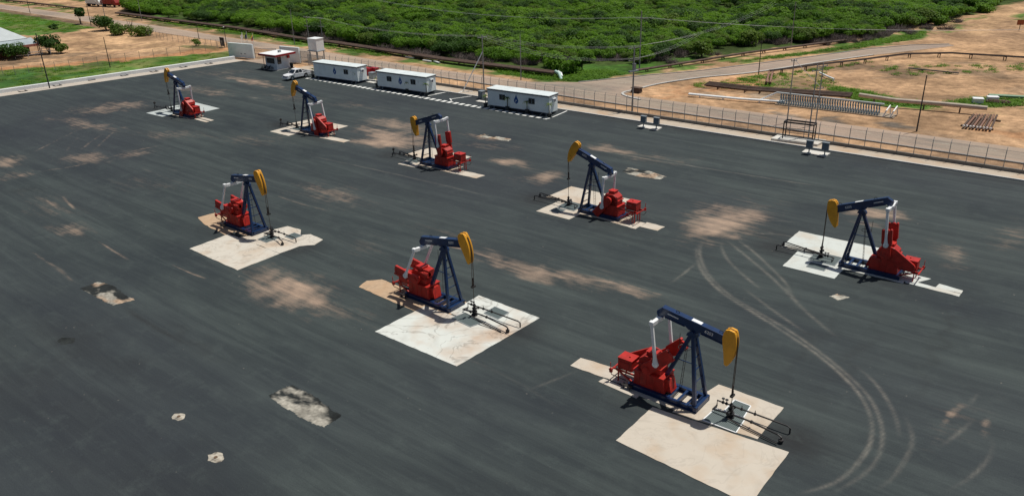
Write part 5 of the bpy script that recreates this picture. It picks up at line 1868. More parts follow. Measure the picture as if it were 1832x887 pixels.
panel_pair([(1434, 274), (1441, 269), (1485.5, 276), (1476, 281.6)], [(1447, 273.5), (1475, 277.5)], 'white slab by the kerb right in front of the black frame, carrying two control panels',
           ['grey control panel in front of the black frame, left one of the pair', 'grey control panel in front of the black frame, right one of the pair'])
# black steel frame on a white slab
W = [G(*p) for p in [(1379, 251), (1395, 242), (1478, 254), (1462, 262)]]
c = sum(W, Vector()) / 4
b = MB()
b.prism([(p.x - c.x, p.y - c.y) for p in W], 0.0, 0.28, 'xy')
o = b.build('concrete_plinth', CONCW)
o.location = c
tag(o, 'pale concrete plinth under the black steel frame beside the fence', 'concrete plinth')
t = thing('steel_frame', 'black open steel frame standing on the pale plinth under the twin poles', 'steel frame', c + Vector((0.0, 0.0, 0.28)), math.atan2((W[3] - W[0]).y, (W[3] - W[0]).x))
b = MB()
hw, hd, hh = 2.0, 0.65, 2.35
for sx in (-1, 1):
    for sy in (-1, 1):
        b = MB()
        b.beam((sx * hw, sy * hd, 0), (sx * hw, sy * hd, hh), 0.13, 0.13)
        b.build('upright', BLACK, t)
b = MB()
for sy in (-1, 1):
    b.beam((-hw, sy * hd, hh - 0.05), (hw, sy * hd, hh - 0.05), 0.14, 0.2)
for sx in (-1, 1):
    b.beam((sx * hw, -hd, hh - 0.05), (sx * hw, hd, hh - 0.05), 0.14, 0.18)
for z in (0.55, 1.15):
    b.beam((-hw, -hd, z), (hw, -hd, z), 0.07, 0.07)
    b.beam((-hw, hd, z), (hw, hd, z), 0.07, 0.07)
b.build('beams', BLACK, t)

# ------------------------------------------------------------------ poles
WPTS = {}
def pole(key, base, top_y, label, r=0.13, m=POLEGREY, arms=(), lamp=False, extra=None, rz=0.0, z0=0.0):
    p = G(*base)
    h = HT(base, top_y)
    t = thing('utility_pole' if not lamp else 'street_lamp', label, 'pole' if not lamp else 'street lamp', (p.x, p.y, -0.1), rz, 'poles around the yard')
    b = MB()
    b.tube([(0, 0, 0), (0, 0, h + 0.1)], r, 8, r * 0.65)
    b.build('shaft', m, t)
    tips = []
    for (zz, w_) in arms:
        b = MB()
        b.beam((-w_, 0, zz * h), (w_, 0, zz * h), 0.1, 0.12)
        a = b.build('crossarm', m, t)
        for q in (-w_ * 0.92, 0, w_ * 0.92):
            i_ = MB()
            i_.tube([(q, 0, zz * h + 0.05), (q, 0, zz * h + 0.25)], 0.05, 6, 0.03)
            i_.build('insulator', GALV, a)
            cr_, sr_ = math.cos(rz), math.sin(rz)
            tips.append(Vector((p.x + q * cr_, p.y + q * sr_, zz * h + 0.15)))
    if lamp:
        b = MB()
        b.beam((0, 0, h), (0.9, 0, h + 0.15), 0.06, 0.06)
        b.build('arm', m, t)
        b = MB()
        b.bx(0.7, 1.3, -0.14, 0.14, h + 0.08, h + 0.2)
        b.build('lamp_head', WHT, t)
    if extra == 'transformer':
        b = MB()
        b.bx(-0.9, 0.9, -0.25, 0.25, h * 0.62, h * 0.64)
        b.tube([(0.35, 0.25, h * 0.64), (0.35, 0.25, h * 0.64 + 1.0)], 0.3, 12)
        b.build('transformer', GREYP, t)
    WPTS[key] = (tips, Vector((p.x, p.y, h)))
    return t
pole('A', (866, 160), 63, 'grey power pole behind the fence left of the nearest cabin, with a long pale prop', arms=[(0.97, 1.1)], rz=R(80))
pole('B', (932, 142.5), 62, 'slim pole on the road verge above the nearest cabin', 0.10)
pole('C', (1131, 198), 83, 'power pole at the fence near the road junction, with crossarms and equipment platform', 0.15, arms=[(0.985, 1.3), (0.80, 1.2)], extra='transformer', rz=R(75))
pole('D', (1144, 122), 20, 'tall power pole at the scrub edge above the road junction', 0.15, arms=[(0.88, 1.2)], rz=R(15))
pole('E', (1415, 83), 3, 'tall slim pole at the scrub edge beyond the side road', 0.12)
pole('F', (1357, 133.5), 74, 'dark slim pole on the near verge of the side road', 0.10, POLEDARK)
pole('H1', (1408, 219), 106, 'left pole of the twin pole structure behind the black frame', 0.10, GALV, arms=[(0.985, 0.5)], rz=R(60))
pole('H2', (1446, 247), 116, 'middle pole of the twin pole structure at the black frame', 0.10, GALV, arms=[(0.93, 0.8)], rz=R(60))
pole('H3', (1459, 223), 112, 'right pole of the twin pole structure behind the black frame', 0.10, GALV, arms=[(0.95, 0.8), (0.6, 0.6)], rz=R(60))
pole('I', (1640, 234), 135, 'dark lamp pole in the sandy yard right of the equipment rack', 0.11, POLEDARK)
pole('J', (89, 158), 60, 'tall dark pole at the left edge of the yard by the low white wall', 0.13, POLEDARK)
pole('K', (197, 120), 67, 'dark slim pole by the lawn fence in front of the sandy lot', 0.10, POLEDARK)
pole('L', (163, 46), 6, 'slim street lamp beside the main road, upper left of the bushes', 0.10, POLEDARK, lamp=True, rz=R(160))
pole('M', (189, 36), -6, 'pole behind the round dark bush at the upper left', 0.11)
pole('N', (254, 38), -4, 'pole at the near side of the pipeline, upper left of the scrub', 0.11)
pole('O', (54, 24), -8, 'pole at the main road in the far upper left', 0.10, POLEDARK)
pole('P', (356, 70), 42, 'short dark pole on the road verge left of the flags', 0.09, POLEDARK)
pole('Q', (406, 84), 50, 'street lamp just left of the entrance wall', 0.09, POLEDARK, lamp=True, rz=R(150))
pole('S', (527, 79), 17, 'slim pole behind the guard house against the scrub', 0.10)
pole('T', (553, 74), 30, 'power pole with two crossarms left of the raised kiosk', 0.12, arms=[(0.98, 1.1), (0.62, 1.1)], rz=R(0))
pole('U', (577, 72), 32, 'power pole with two crossarms right behind the raised kiosk', 0.12, arms=[(0.98, 1.1), (0.62, 1.1)], rz=R(0))
# pale prop leaning on pole A
a, p2 = G(828, 164), WPTS['A'][1].copy()
p2.z *= 0.70
b = MB()
b.tube([(0, 0, 0), p2 - a], 0.09, 8)
b.tube([(-0.5, -0.2, 0.02), (1.6, 0.9, 0.02)], 0.08, 6)
o = b.build('leaning_prop', WHT)
o.location = a
tag(o, 'long white pipe leaning from the asphalt to the power pole left of the nearest cabin', 'pipe prop')

def wire(a, b2, sag, label, r=0.009):
    m = MB()
    for p, q in zip(a, b2):
        pts = []
        for k in range(13):
            f = k / 12
            v = p.lerp(q, f)
            v.z -= sag * 4 * f * (1 - f)
            pts.append(v)
        m.tube(pts, r, 4, caps=False)
    o = m.build('power_line', WIRE)
    return tag(o, label, 'power line', 'overhead power lines')
far1 = [p + Vector((-78, 14, 1)) for p in WPTS['A'][0]]
wire(WPTS['A'][0], WPTS['U'][0][:3], 1.2, 'power line from the kiosk poles to the pole left of the nearest cabin')
wire(WPTS['T'][0][:3], WPTS['U'][0][:3], 0.2, 'short power line between the two crossarm poles at the kiosk')
wire(WPTS['A'][0], WPTS['C'][0][:3], 0.9, 'power line from the pole left of the nearest cabin to the junction pole')
wire(WPTS['C'][0][:3], [G(1376, 52, 0) + Vector((0, 0, 6.5)) + Vector((k, 0, 0)) for k in (0, 0.9, 1.8)], 1.5, 'power line from the junction pole along the side road')
wire(WPTS['C'][0][3:6], [G(1240, 92, 0) + Vector((0, 0, 3.8)) + Vector((k, 0, 0)) for k in (0, 0.7, 1.4)], 0.8, 'lower power line from the junction pole into the scrub edge')
wire(WPTS['C'][0][3:6], WPTS['A'][0], 1.6, 'lower sagging power line left of the junction pole')
wire(WPTS['D'][0], [p + Vector((-95, 4, 0.5)) for p in WPTS['D'][0]], 2.5, 'power line crossing the scrub left of the tall pole')
wire(WPTS['D'][0], [p + Vector((90, 30, 1.5)) for p in WPTS['D'][0]], 2.0, 'power line crossing the scrub right of the tall pole')
wire([WPTS['H1'][0][1]], [WPTS['H3'][0][4]], 0.1, 'short line joining the poles behind the black frame', 0.03)

# ------------------------------------------------------------------ pipelines
def pipeline(name, px_pts, n, r, z, gap, label, m=RUST, sup=6.0, lift=True, grp='rusty pipelines', cat='pipeline', sup_m=None, stacked=False):
    W = [G(*p) for p in px_pts]
    o0 = W[0].copy()
    W = [w_ - o0 for w_ in W]
    t = thing(name, label, cat, o0, 0, grp)
    d0 = (W[-1] - W[0]).normalized()
    nrm = Vector((-d0.y, d0.x, 0))
    for k in range(n):
        off = nrm * (k - (n - 1) / 2) * gap
        b = MB()
        pts = [p + off + Vector((0, 0, z + (0.02 * math.sin(k * 3 + i)))) for i, p in enumerate(W)]
        b.tube(pts, r, 10)
        b.build('pipe', m, t, smooth=False)
    tot = 0
    cnt = 0
    for a, b2 in zip(W[:-1], W[1:]):
        L = (b2 - a).length
        s = (sup - tot % sup) if tot else sup * 0.5
        while s < L and cnt < 90:
            p = a.lerp(b2, s / L)
            b = MB()
            hw = gap * (n - 1) / 2 + r
            b.beam(p - nrm * hw + Vector((0, 0, z - r - 0.06)), p + nrm * hw + Vector((0, 0, z - r - 0.06)), 0.14, 0.12)
            for sd in (-hw * 0.8, hw * 0.8):
                b.beam(p + nrm * sd + Vector((0, 0, -0.1)), p + nrm * sd + Vector((0, 0, z - r - 0.1)), 0.14, 0.14)
            b.build('support', sup_m or m, t)
            s += sup
            cnt += 1
        tot += L
    return t
pipeline('pipeline', [(211, 26.5), (300, 38.5), (422, 54), (554, 76), (601, 81), (700, 96.5), (800, 112), (993, 136)], 4, 0.24, 0.62, 0.50, 'long bundle of brown rusty pipes along the scrub edge beyond the fence')
pipeline('pipeline', [(1136, 131), (1200, 121), (1340, 98), (1480, 80), (1512, 76)], 2, 0.18, 0.5, 0.5, 'rusty pipes along the far side of the side road at the scrub edge')
pipeline('pipeline', [(1376, 134), (1470, 121.5), (1540, 113.5), (1620, 103), (1700, 101.5), (1840, 110), (1990, 122)], 2, 0.10, 0.75, 0.9, 'raised dark pipes curving along the near side of the dirt road', mat('dark_rust', (0.045, 0.03, 0.026), 0.8, 0.3, 1.0))
pipeline('pipeline', [(-140, -6), (0, 2), (60, 8), (110, 14), (142, 18)], 2, 0.22, 0.5, 0.5, 'rusty pipes beyond the main road in the far upper left corner')
pipeline('pipe_stack', [(1264, 154), (1340, 163), (1420, 168), (1523, 175)], 4, 0.17, 0.45, 0.9, 'long dark rusty pipes lying on sleepers behind the equipment rack', RUST, 5.0)
pipeline('white_pipe', [(1232, 171.5), (1320, 180), (1402, 185.5)], 2, 0.16, 0.3, 0.42, 'pair of long white pipes lying in the sand left of the equipment rack', WHT, 4.0, cat='pipe', grp='')
pipeline('pipe_end', [(1374, 153), (1377, 140), (1380, 131)], 2, 0.20, 0.5, 0.6, 'short reddish pipe stub joining the raised pipes by the side road', RUSTLT, 3.0)
pipeline('sand_pipe', [(1536, 181), (1600, 191), (1690, 198.5), (1764, 205.5)], 1, 0.34, 1.0, 0.4, 'thick pale sand coloured pipe raised on posts right of the equipment rack', mat('sandy_pipe', (0.50, 0.42, 0.34), 0.8, 0.15, 1.0), 5.0, cat='pipe', grp='', sup_m=RUST)
pipeline('green_pipe', [(1768, 174), (1840, 177.5), (1990, 186)], 2, 0.22, 0.3, 0.45, 'pale green pipes in the grass at the right edge', GREENP, 6.0, cat='pipe', grp='')
pipeline('thin_pipe', [(1625, 124), (1680, 129.5), (1715, 133)], 2, 0.11, 0.2, 0.3, 'thin dark pipes lying on the sand right of the lamp pole top', POLEDARK, 5.0, cat='pipe', grp='')
pipeline('white_pipe', [(1466, 133), (1480, 140), (1492, 145)], 1, 0.16, 0.3, 0.4, 'short white pipe lying in the yard behind the twin poles', WHT, 3.0, cat='pipe', grp='')
# nine pipes stacked side by side with white ends
t0 = G(1722, 231)
for k in range(9):
    a = Vector((-19.4 + 0.42 * k - 0.05 * (k % 2), 126.7 + 0.05 * k, 0))
    e = Vector((-19.6 + 0.36 * k, 134.6 + 0.16 * k, 0))
    t = thing('drill_pipe', 'rusty pipe with a white end in the row of nine on the sand', 'pipe', (a.x, a.y, 0.3 + 0.04 * (k % 2)), 0, 'row of nine rusty pipes')
    b = MB()
    b.tube([(0, 0, 0), e - a], 0.15, 8)
    b.build('shaft', RUSTLT if k % 2 else RUST, t)
    dv = (e - a).normalized()
    b = MB()
    b.tube([-dv * 0.12, dv * 0.1], 0.155, 8)
    b.build('end_cap', WHT, t)
b = MB()
for f in (0.15, 0.85):
    b.box((0, 8 * f, 0.0), (4.2, 0.25, 0.26))
o = b.build('timber_bearer', WOOD)
o.location = (-17.9, 126.9, 0.0)
tag(o, 'timber bearers under the row of nine rusty pipes', 'timber')
# equipment rack: many bent grey posts under one rail
r0, r1 = G(1393, 185), G(1573, 206)
v = r1 - r0
t = thing('equipment_rack', 'long blue grey rack of many bent steel posts under one pale rail beyond the road', 'rack', r0, math.atan2(v.y, v.x))
L = v.length
b = MB()
b.bx(-0.3, L + 2.2, -0.9, 1.6, -0.1, 0.03)
b.build('ground_slab', mat('sandy_slab', (0.30, 0.24, 0.18), 0.9, 0.2, 1.0), t)
b = MB()
b.tube([(-0.6, 0.4, 1.62), (L + 0.4, 0.4, 1.62)], 0.15, 8)
b.build('top_rail', mat('pale_rail', (0.50, 0.54, 0.54), 0.6, 0.1, 2.0), t)
n = 40
for k in range(n):
    x_ = L * (k + 0.5) / n
    b = MB()
    b.tube([(x_, -0.55, 0.03), (x_ + 0.05, -0.3, 0.5), (x_ + 0.12, 0.0, 0.75), (x_ + 0.02, 0.1, 1.1), (x_, 0.4, 1.5)], 0.1, 6)
    b.tube([(x_, 0.9, 0.03), (x_, 0.6, 0.8), (x_, 0.4, 1.5)], 0.085, 5)
    b.disc((x_, -0.55, 0.12), 0.13, (0, 0, 1), 0.16, 8)
    b.build('bent_post', BLUEGREY, t)
b = MB()
b.tube([(-0.1, -0.55, 0.3), (L, -0.55, 0.3)], 0.05, 6)
b.build('lower_rail', BLUEGREY, t)
for x_ in (L + 1.0, L + 2.0):
    b = MB()
    b.tube([(x_ - 0.3, -0.8, 0), (x_, -0.5, 0.9), (x_ + 0.2, 0.6, 1.5), (x_ + 0.3, 1.3, 0.1)], 0.1, 8)
    b.build('white_hoop', WHT, t)
b = MB()
b.tube([(-0.6, 0.4, 1.62), (-3.4, -0.2, 0.1)], 0.12, 8)
b.build('slanted_end', WHT, t)

# small things in the yard
def block(name, px, py, d, m, label, cat, lid=None):
    p = G(px, py)
    t = thing(name, label, cat, (p.x, p.y, -0.1), R(20))
    b = MB()
    b.bx(-d[0] / 2, d[0] / 2, -d[1] / 2, d[1] / 2, 0, d[2])
    b.build('body', m, t, bevel=0.08)
    b = MB()
    b.bx(-d[0] / 2 - 0.03, d[0] / 2 + 0.03, -d[1] / 2 - 0.03, d[1] / 2 + 0.03, d[2] * 0.82, d[2] * 0.95)
    b.build('rim', lid or m, t)
    return t
block('white_tank', 1748.5, 184, (1.5, 1.2, 0.9), CLEANW, 'small cream white tank in the grass right of the sand coloured pipe', 'tank')
block('white_tank', 1775, 180, (1.6, 1.1, 0.8), CLEANW, 'white tank beside the timber pile at the right', 'tank')
t = G(1786, 184)
b = MB()
r = random.Random(4)
for k in range(10):
    b.beam((-1.6 + r.uniform(-0.2, 0.2), -0.6 + 0.13 * k, 0.15 + 0.1 * (k % 3)), (1.6 + r.uniform(-0.3, 0.3), -0.5 + 0.12 * k + r.uniform(-0.3, 0.3), 0.15 + 0.1 * (k % 3)), 0.16, 0.1)
o = b.build('timber_pile', WOOD)
o.location = t
tag(o, 'low brown pile of old timber by the white tank at the right', 'timber pile')
p = G(1823, 55)
t = thing('road_sign', 'orange red sign board on a post at the right edge of the dirt expanse', 'sign', p, R(20))
b = MB()
b.beam((0, 0, 0), (0, 0, 1.6), 0.12, 0.12)
b.build('post', POLEDARK, t)
b = MB()
b.bx(-0.75, 0.75, -0.06, 0.06, 1.3, 2.5)
b.build('board', SIGNO, t)
t = thing('pipe_elbow', 'white and green pipe end at the tip of the long rusty pipeline', 'pipe fitting', G(1000, 139), R(-30))
b = MB()
b.tube([(-1.6, 0, 0.9), (0.0, 0, 0.8), (1.2, -0.2, 0.3), (1.7, -0.3, -0.1)], 0.3, 10)
b.build('bend', mat('mint_pipe', (0.42, 0.58, 0.52), 0.6, 0.1, 2.0), t)
b = MB()
b.tube([(-1.7, 0.6, 0.8), (-0.2, 0.5, 0.75), (0.8, 0.3, 0.3)], 0.22, 10)
b.build('white_bend', WHT, t)
for (px, py, lx, rot, lb) in ((733, 103.5, 3.0, -8, 'white plank lying on the verge, leftmost of three near the pipeline'), (764, 110, 2.6, -2, 'white plank lying on the verge, middle of three near the pipeline'), (781, 112, 2.6, -22, 'white plank lying on the verge, rightmost of three near the pipeline')):
    b = MB()
    b.box((0, 0, 0.1), (lx, 0.35, 0.22))
    b.box((0, 0.3, 0.06), (lx * 0.8, 0.2, 0.12))
    o = b.build('white_plank', WHT)
    o.location = G(px, py)
    o.rotation_euler[2] = R(rot)
    tag(o, lb, 'plank', 'white planks on the verge')
p = G(1139, 164.5)
b = MB()
b.prism([(-0.9, 0), (0.9, 0), (0.7, 0.7), (-0.7, 0.7)], -0.5, 0.5)
b.bx(-0.95, 0.95, -0.55, 0.55, 0.7, 0.8)
o = b.build('culvert_box', RUST)
o.location = p
tag(o, 'brown drain box at the corner of the side road kerb', 'drain box')
# ------------------------------------------------------------------ house at the left edge
hc = G(68, 98)
hx = thing('tiled_house', 'low house with cream and grey hipped roof, faded red eaves and brown walls', 'house', (hc.x, hc.y, -0.1), 0, None)
# x = towards the yard, y = along the front; the right end of the front is at y = 0
b = MB()
b.bx(-16.0, -2.6, -30.0, -0.6, 0, 3.0)
b.build('wall', BROWNW, hx)
def slab_roof(corners, th):
    m_ = MB()
    n_ = len(corners)
    m_.add(list(corners) + [(x, y, z - th) for x, y, z in corners], [tuple(range(n_)), tuple(range(2 * n_ - 1, n_ - 1, -1))] + [(k, n_ + k, n_ + (k + 1) % n_, (k + 1) % n_) for k in range(n_)])
    return m_
slab_roof([(0.3, -31, 2.75), (0.3, 0.5, 2.75), (-2.9, 0.5, 3.9), (-2.9, -31, 3.9)], 0.12).build('veranda_roof', ROOFG, hx)
b = MB()
b.bx(0.3, 0.42, -31, 0.55, 2.2, 2.78)
b.bx(-2.8, 0.3, 0.5, 0.6, 2.2, 2.9)
b.build('eave_band', PINKT, hx)
E0, RZ_ = 3.9, 7.6
rx = (-16.6, -2.6)
b = MB()
b.add([(-2.6, -0.4, E0), (-16.6, -0.4, E0), (-16.6, -11.5, E0), (-2.6, -11.5, E0), (-6.2, -6.0, RZ_), (-16.6, -6.0, RZ_)],
      [(3, 0, 4), (0, 1, 5, 4), (1, 2, 5), (3, 2, 1, 0)])
b.build('grey_roof', ROOFG, hx)
b = MB()
b.add([(-2.6, -11.5, E0 + 0.004), (-6.2, -6.0, RZ_ + 0.004), (-16.6, -6.0, RZ_ + 0.004), (-16.6, -11.5, E0 + 0.004)], [(0, 1, 2, 3)])
b.add([(-2.8, -31, E0 - 0.1), (-2.8, -11.6, E0 - 0.1), (-16.6, -11.6, E0 + 1.2), (-16.6, -31, E0 + 1.2)], [(0, 1, 2, 3)])
b.build('cream_roof', ROOFW, hx)
for k in range(9):
    b = MB()
    b.beam((0.1, 0.3 - k * 3.6, 0), (0.1, 0.3 - k * 3.6, 2.3), 0.14, 0.14)
    b.build('veranda_post', BROWNW, hx)
for k in range(4):
    b = MB()
    b.bx(-2.62, -2.55, -3.4 - k * 4.5, -1.6 - k * 4.5, 1.0, 2.2)
    b.build('window', GLASS, hx)

def rail_fence(px0, px1, h, label, m=CLEANW):
    a, b2 = G(*px0), G(*px1)
    v = b2 - a
    t = thing('rail_fence', label, 'fence', a, math.atan2(v.y, v.x), 'white rail fences by the house')
    L = v.length
    n = max(2, int(L / 2.4))
    for k in range(n + 1):
        b = MB()
        b.beam((L * k / n, 0, 0), (L * k / n, 0, h), 0.14, 0.14)
        b.build('post', m, t)
    for z in (h * 0.5, h * 0.92):
        b = MB()
        b.beam((0, 0.08, z), (L, 0.08, z), 0.07, 0.14)
        b.build('rail', m, t)
rail_fence((28, 105), (74, 101), 1.2, 'white rail fence in front of the brown house')
rail_fence((76, 97), (106, 96), 1.5, 'white rail fence under the leafy tree right of the house')

# ------------------------------------------------------------------ trees and bushes that stand alone
def leaf_cloud(n, fn, size, seed, flat=0.35):
    """n leaf clumps; fn(r) -> centre point and outward normal"""
    r = random.Random(seed)
    b = MB()
    for _ in range(n):
        c, nm = fn(r)
        nm = (nm + Vector((r.uniform(-0.7, 0.7), r.uniform(-0.7, 0.7), r.uniform(0.1, 1.1)))).normalized()
        t1 = nm.orthogonal().normalized()
        t1.rotate(Matrix.Rotation(r.uniform(0, 6.28), 3, nm))
        t2 = nm.cross(t1)
        s = size * r.uniform(0.55, 1.35)
        a = s * r.uniform(0.45, 0.8)
        b.add([c - t1 * s, c - t2 * a + nm * 0.12 * s, c + t1 * s, c + t2 * a + nm * 0.12 * s], [(0, 1, 2, 3)])
    return b

def crown_fn(lobes):
    tot = [l[3] ** 2 for l in lobes]
    def f(r):
        x = r.uniform(0, sum(tot))
        for l, w_ in zip(lobes, tot):
            x -= w_
            if x <= 0:
                break
        u, ph = r.uniform(-0.75, 1), r.uniform(0, 6.283)
        q = math.sqrt(1 - u * u)
        nm = Vector((q * math.cos(ph), q * math.sin(ph), u))
        rad = l[3] * (1 - 0.5 * r.random() ** 2.2)
        return Vector((l[0] + nm.x * rad, l[1] + nm.y * rad, l[2] + nm.z * rad * l[4])), nm
    return f

def make_lobes(r, w_, h, n, low=False):
    out = []
    for _ in range(n):
        an, d = r.uniform(0, 6.283), w_ * 0.36 * math.sqrt(r.random())
        rad = w_ * r.uniform(0.17, 0.30)
        out.append((math.cos(an) * d, math.sin(an) * d, h * (r.uniform(0.22, 0.75) if low else r.uniform(0.45, 0.82)), rad, r.uniform(0.55, 0.85)))
    return out

def tree(name, px, py, w_, h, label, cat, seed, m, nleaf=900, size=0.26, trunks=3, grp=None, at=None):
    r = random.Random(seed)
    p = at or G(px, py)
    t = thing(name, label, cat, (p.x, p.y, -0.1), 0, grp)
    lobes = make_lobes(r, w_, h, 11, name != 'leafy_tree')
    leaf_cloud(nleaf, crown_fn(lobes), size, seed, 0.3).build('crown', m, t)
    b = MB()
    for k in range(trunks):
        l = lobes[k]
        bx_, by_ = r.uniform(-0.2, 0.2), r.uniform(-0.2, 0.2)
        b.tube([(bx_, by_, 0), (l[0] * 0.3 + bx_, l[1] * 0.3 + by_, h * 0.3), (l[0] * 0.8, l[1] * 0.8, l[2])], 0.09 + 0.012 * h, 6, 0.03)
    b.build('trunk', BARK, t)
    return t
tree('leafy_tree', 27, 105, 5.6, 3.5, 'round leafy tree in front of the brown house', 'tree', 1, LEAFD, 1300, 0.28)
tree('leafy_tree', 88, 95, 5.4, 4.4, 'round leafy tree right of the brown house', 'tree', 2, LEAFD, 1300, 0.28)
tree('bush', 108, 95, 4.0, 2.9, 'bush sloping down right of the leafy tree by the house', 'bush', 3, LEAFG, 800, 0.24)
tree('leafy_tree', 145, 43, 3.6, 5.4, 'slender dark tree at the end of the grass by the main road', 'tree', 4, LEAFD, 900, 0.28)
tree('leafy_tree', 190, 54, 6.6, 3.9, 'round dark tree at the edge of the sandy lot', 'tree', 5, LEAFD, 1500, 0.3)
tree('bush', 220, 61, 6.5, 2.9, 'olive bush left of the dead stump at the sandy lot', 'bush', 6, LEAFG, 1200, 0.28)
tree('bush', 252, 64, 6.5, 2.9, 'olive bush at the right end of the row on the sandy lot', 'bush', 7, LEAFG, 1200, 0.28)
tree('bush', 97, 52, 2.6, 1.8, 'small dark bush on the green field above the house roof', 'bush', 8, LEAFD, 400, 0.22)
tree('bush', 351, 82, 2.4, 2.2, 'small spiky bush by the lot fence', 'bush', 9, LEAFG, 350, 0.2)
tree('bush', 1360, 120, 2.6, 1.4, 'small bush on the verge of the side road', 'bush', 12, LEAFG, 350, 0.2) if False else None
# dead stump with bare limbs
t = thing('dead_tree', 'bare dead tree between the two olive bushes', 'tree', G(236, 62), 0)
b = MB()
r = random.Random(3)
for k in range(7):
    an = k * 0.9
    b.tube([(0, 0, 0), (0.3 * math.cos(an), 0.3 * math.sin(an), 1.8), (0.9 * math.cos(an), 0.9 * math.sin(an), 3.6 + r.uniform(-0.6, 1.2))], 0.14, 6, 0.03)
b.build('trunk', TWIG, t)

# ------------------------------------------------------------------ scrub woodland (uncountable, one object)
proto_col = bpy.data.collections.new('scrub_kinds')
def proto(seed, w_, h, n, size, m, twigs=True):
    r = random.Random(seed)
    lobes = make_lobes(r, w_, h, 8)
    b = leaf_cloud(n, crown_fn(lobes), size, seed)
    b.cur = 1
    if twigs:
        for k in range(6):
            l = lobes[k % len(lobes)]
            bx_, by_ = r.uniform(-0.4, 0.4), r.uniform(-0.4, 0.4)
            b.tube([(bx_, by_, 0), (l[0] * 0.5 + bx_, l[1] * 0.5 + by_, h * 0.35), (l[0], l[1], l[2])], 0.07, 5, 0.02)
    me = bpy.data.meshes.new('scrub_kind')
    me.from_pydata([tuple(p) for p in b.v], [], b.f)
    me.materials.append(m)
    me.materials.append(TWIG)
    me.polygons.foreach_set('material_index', b.fm)
    o = bpy.data.objects.new('scrub_kind', me)
    proto_col.objects.link(o)
for k in range(6):
    proto(100 + k, 5.6, 3.0 + 0.25 * (k % 3), 1300, 0.235, [LEAF, LEAF, LEAF, LEAF, LEAFG, LEAFD][k])
tw = MB()
r = random.Random(77)
for k in range(150):
    an, u = r.uniform(0, 6.283), r.uniform(0.2, 1)
    a = Vector((r.uniform(-1, 1), r.uniform(-1, 1), 0.0))
    d_ = Vector((math.cos(an), math.sin(an), u * 1.4)).normalized()
    tw.tube([a, a + d_ * r.uniform(0.8, 2.2)], 0.035, 3, 0.012, caps=False)
tw.cur = 1
me = bpy.data.meshes.new('dry_brush_kind')
me.from_pydata([tuple(p) for p in tw.v], [], tw.f)
me.materials.append(TWIG)
dry_col = bpy.data.collections.new('dry_brush_kinds')
dry_o = bpy.data.objects.new('dry_brush_kind', me)
dry_col.objects.link(dry_o)

def scatter(name, pts, scl, coll, label):
    n = len(pts)
    me = bpy.data.meshes.new(name)
    me.vertices.add(n)
    me.vertices.foreach_set('co', np.asarray(pts, np.float32).ravel())
    at = me.attributes.new('size', 'FLOAT', 'POINT')
    at.data.foreach_set('value', np.asarray(scl, np.float32))
    me.update()
    o = bpy.data.objects.new(name, me)
    COL.objects.link(o)
    ng = bpy.data.node_groups.new(name, 'GeometryNodeTree')
    ng.interface.new_socket('Geometry', in_out='INPUT', socket_type='NodeSocketGeometry')
    ng.interface.new_socket('Geometry', in_out='OUTPUT', socket_type='NodeSocketGeometry')
    gi, go = ng.nodes.new('NodeGroupInput'), ng.nodes.new('NodeGroupOutput')
    iop = ng.nodes.new('GeometryNodeInstanceOnPoints')
    ci = ng.nodes.new('GeometryNodeCollectionInfo')
    ci.inputs['Collection'].default_value = coll
    ci.inputs['Separate Children'].default_value = True
    ci.inputs['Reset Children'].default_value = True
    iop.inputs['Pick Instance'].default_value = True
    rv = ng.nodes.new('FunctionNodeRandomValue')
    rv.data_type = 'FLOAT_VECTOR'
    rv.inputs[0].default_value = (-0.08, -0.08, 0)
    rv.inputs[1].default_value = (0.08, 0.08, 6.283)
    ri = ng.nodes.new('FunctionNodeRandomValue')
    ri.data_type = 'INT'
    for s_ in ri.inputs:
        if s_.type == 'INT' and s_.name == 'Max':
            s_.default_value = 100
    na = ng.nodes.new('GeometryNodeInputNamedAttribute')
    na.data_type = 'FLOAT'
    na.inputs[0].default_value = 'size'
    L = ng.links.new
    L(gi.outputs[0], iop.inputs['Points'])
    L(ci.outputs[0], iop.inputs['Instance'])
    L(rv.outputs[0], iop.inputs['Rotation'])
    L(next(o_ for o_ in ri.outputs if o_.type == 'INT'), iop.inputs['Instance Index'])
    L(next(o_ for o_ in na.outputs if o_.enabled), iop.inputs['Scale'])
    L(iop.outputs[0], go.inputs[0])
    md = o.modifiers.new('scatter', 'NODES')
    md.node_group = ng
    return tag(o, label, 'woodland', kind='stuff')

SCRUB = [(60, -40), (60, -8), (170, -4), (226, 10), (236, 22), (300, 31), (422, 45), (500, 57), (554, 64), (640, 78), (740, 93), (800, 101), (850, 103), (900, 112), (950, 114), (985, 122), (1010, 116), (1050, 112), (1100, 106), (1140, 116), (1180, 112), (1215, 100), (1262, 94), (1340, 78), (1400, 76), (1450, 78), (1490, 70), (1560, 66), (1600, 52), (1668, 44), (1700, 34), (1755, 22), (1790, 4), (1850, -22), (1900, -40)]
far_w = [(-620, 150), (-470, 165), (-300, 133)]
px0 = []
cand = []
sp = 2.9
xs_ = np.arange(-420, 20, sp)
ys_ = np.arange(120, 420, sp)
XX, YY = np.meshgrid(xs_, ys_)
XX = XX + rng.uniform(-1.6, 1.6, XX.shape)
YY = YY + rng.uniform(-1.6, 1.6, YY.shape)
PX, PY = project(XX, YY)
ok = inside(PX, PY, SCRUB) & ((XX * _ax[1] + YY * _ay[1]) > 40)
clear = ((PX - 1042) / 26) ** 2 + ((PY - 60) / 6) ** 2 < 1
ok &= ~clear
den = vnoise(XX, YY, 14, 31)
ok &= (den + rng.uniform(0, 0.5, XX.shape)) > 0.22
X_, Y_ = XX[ok], YY[ok]
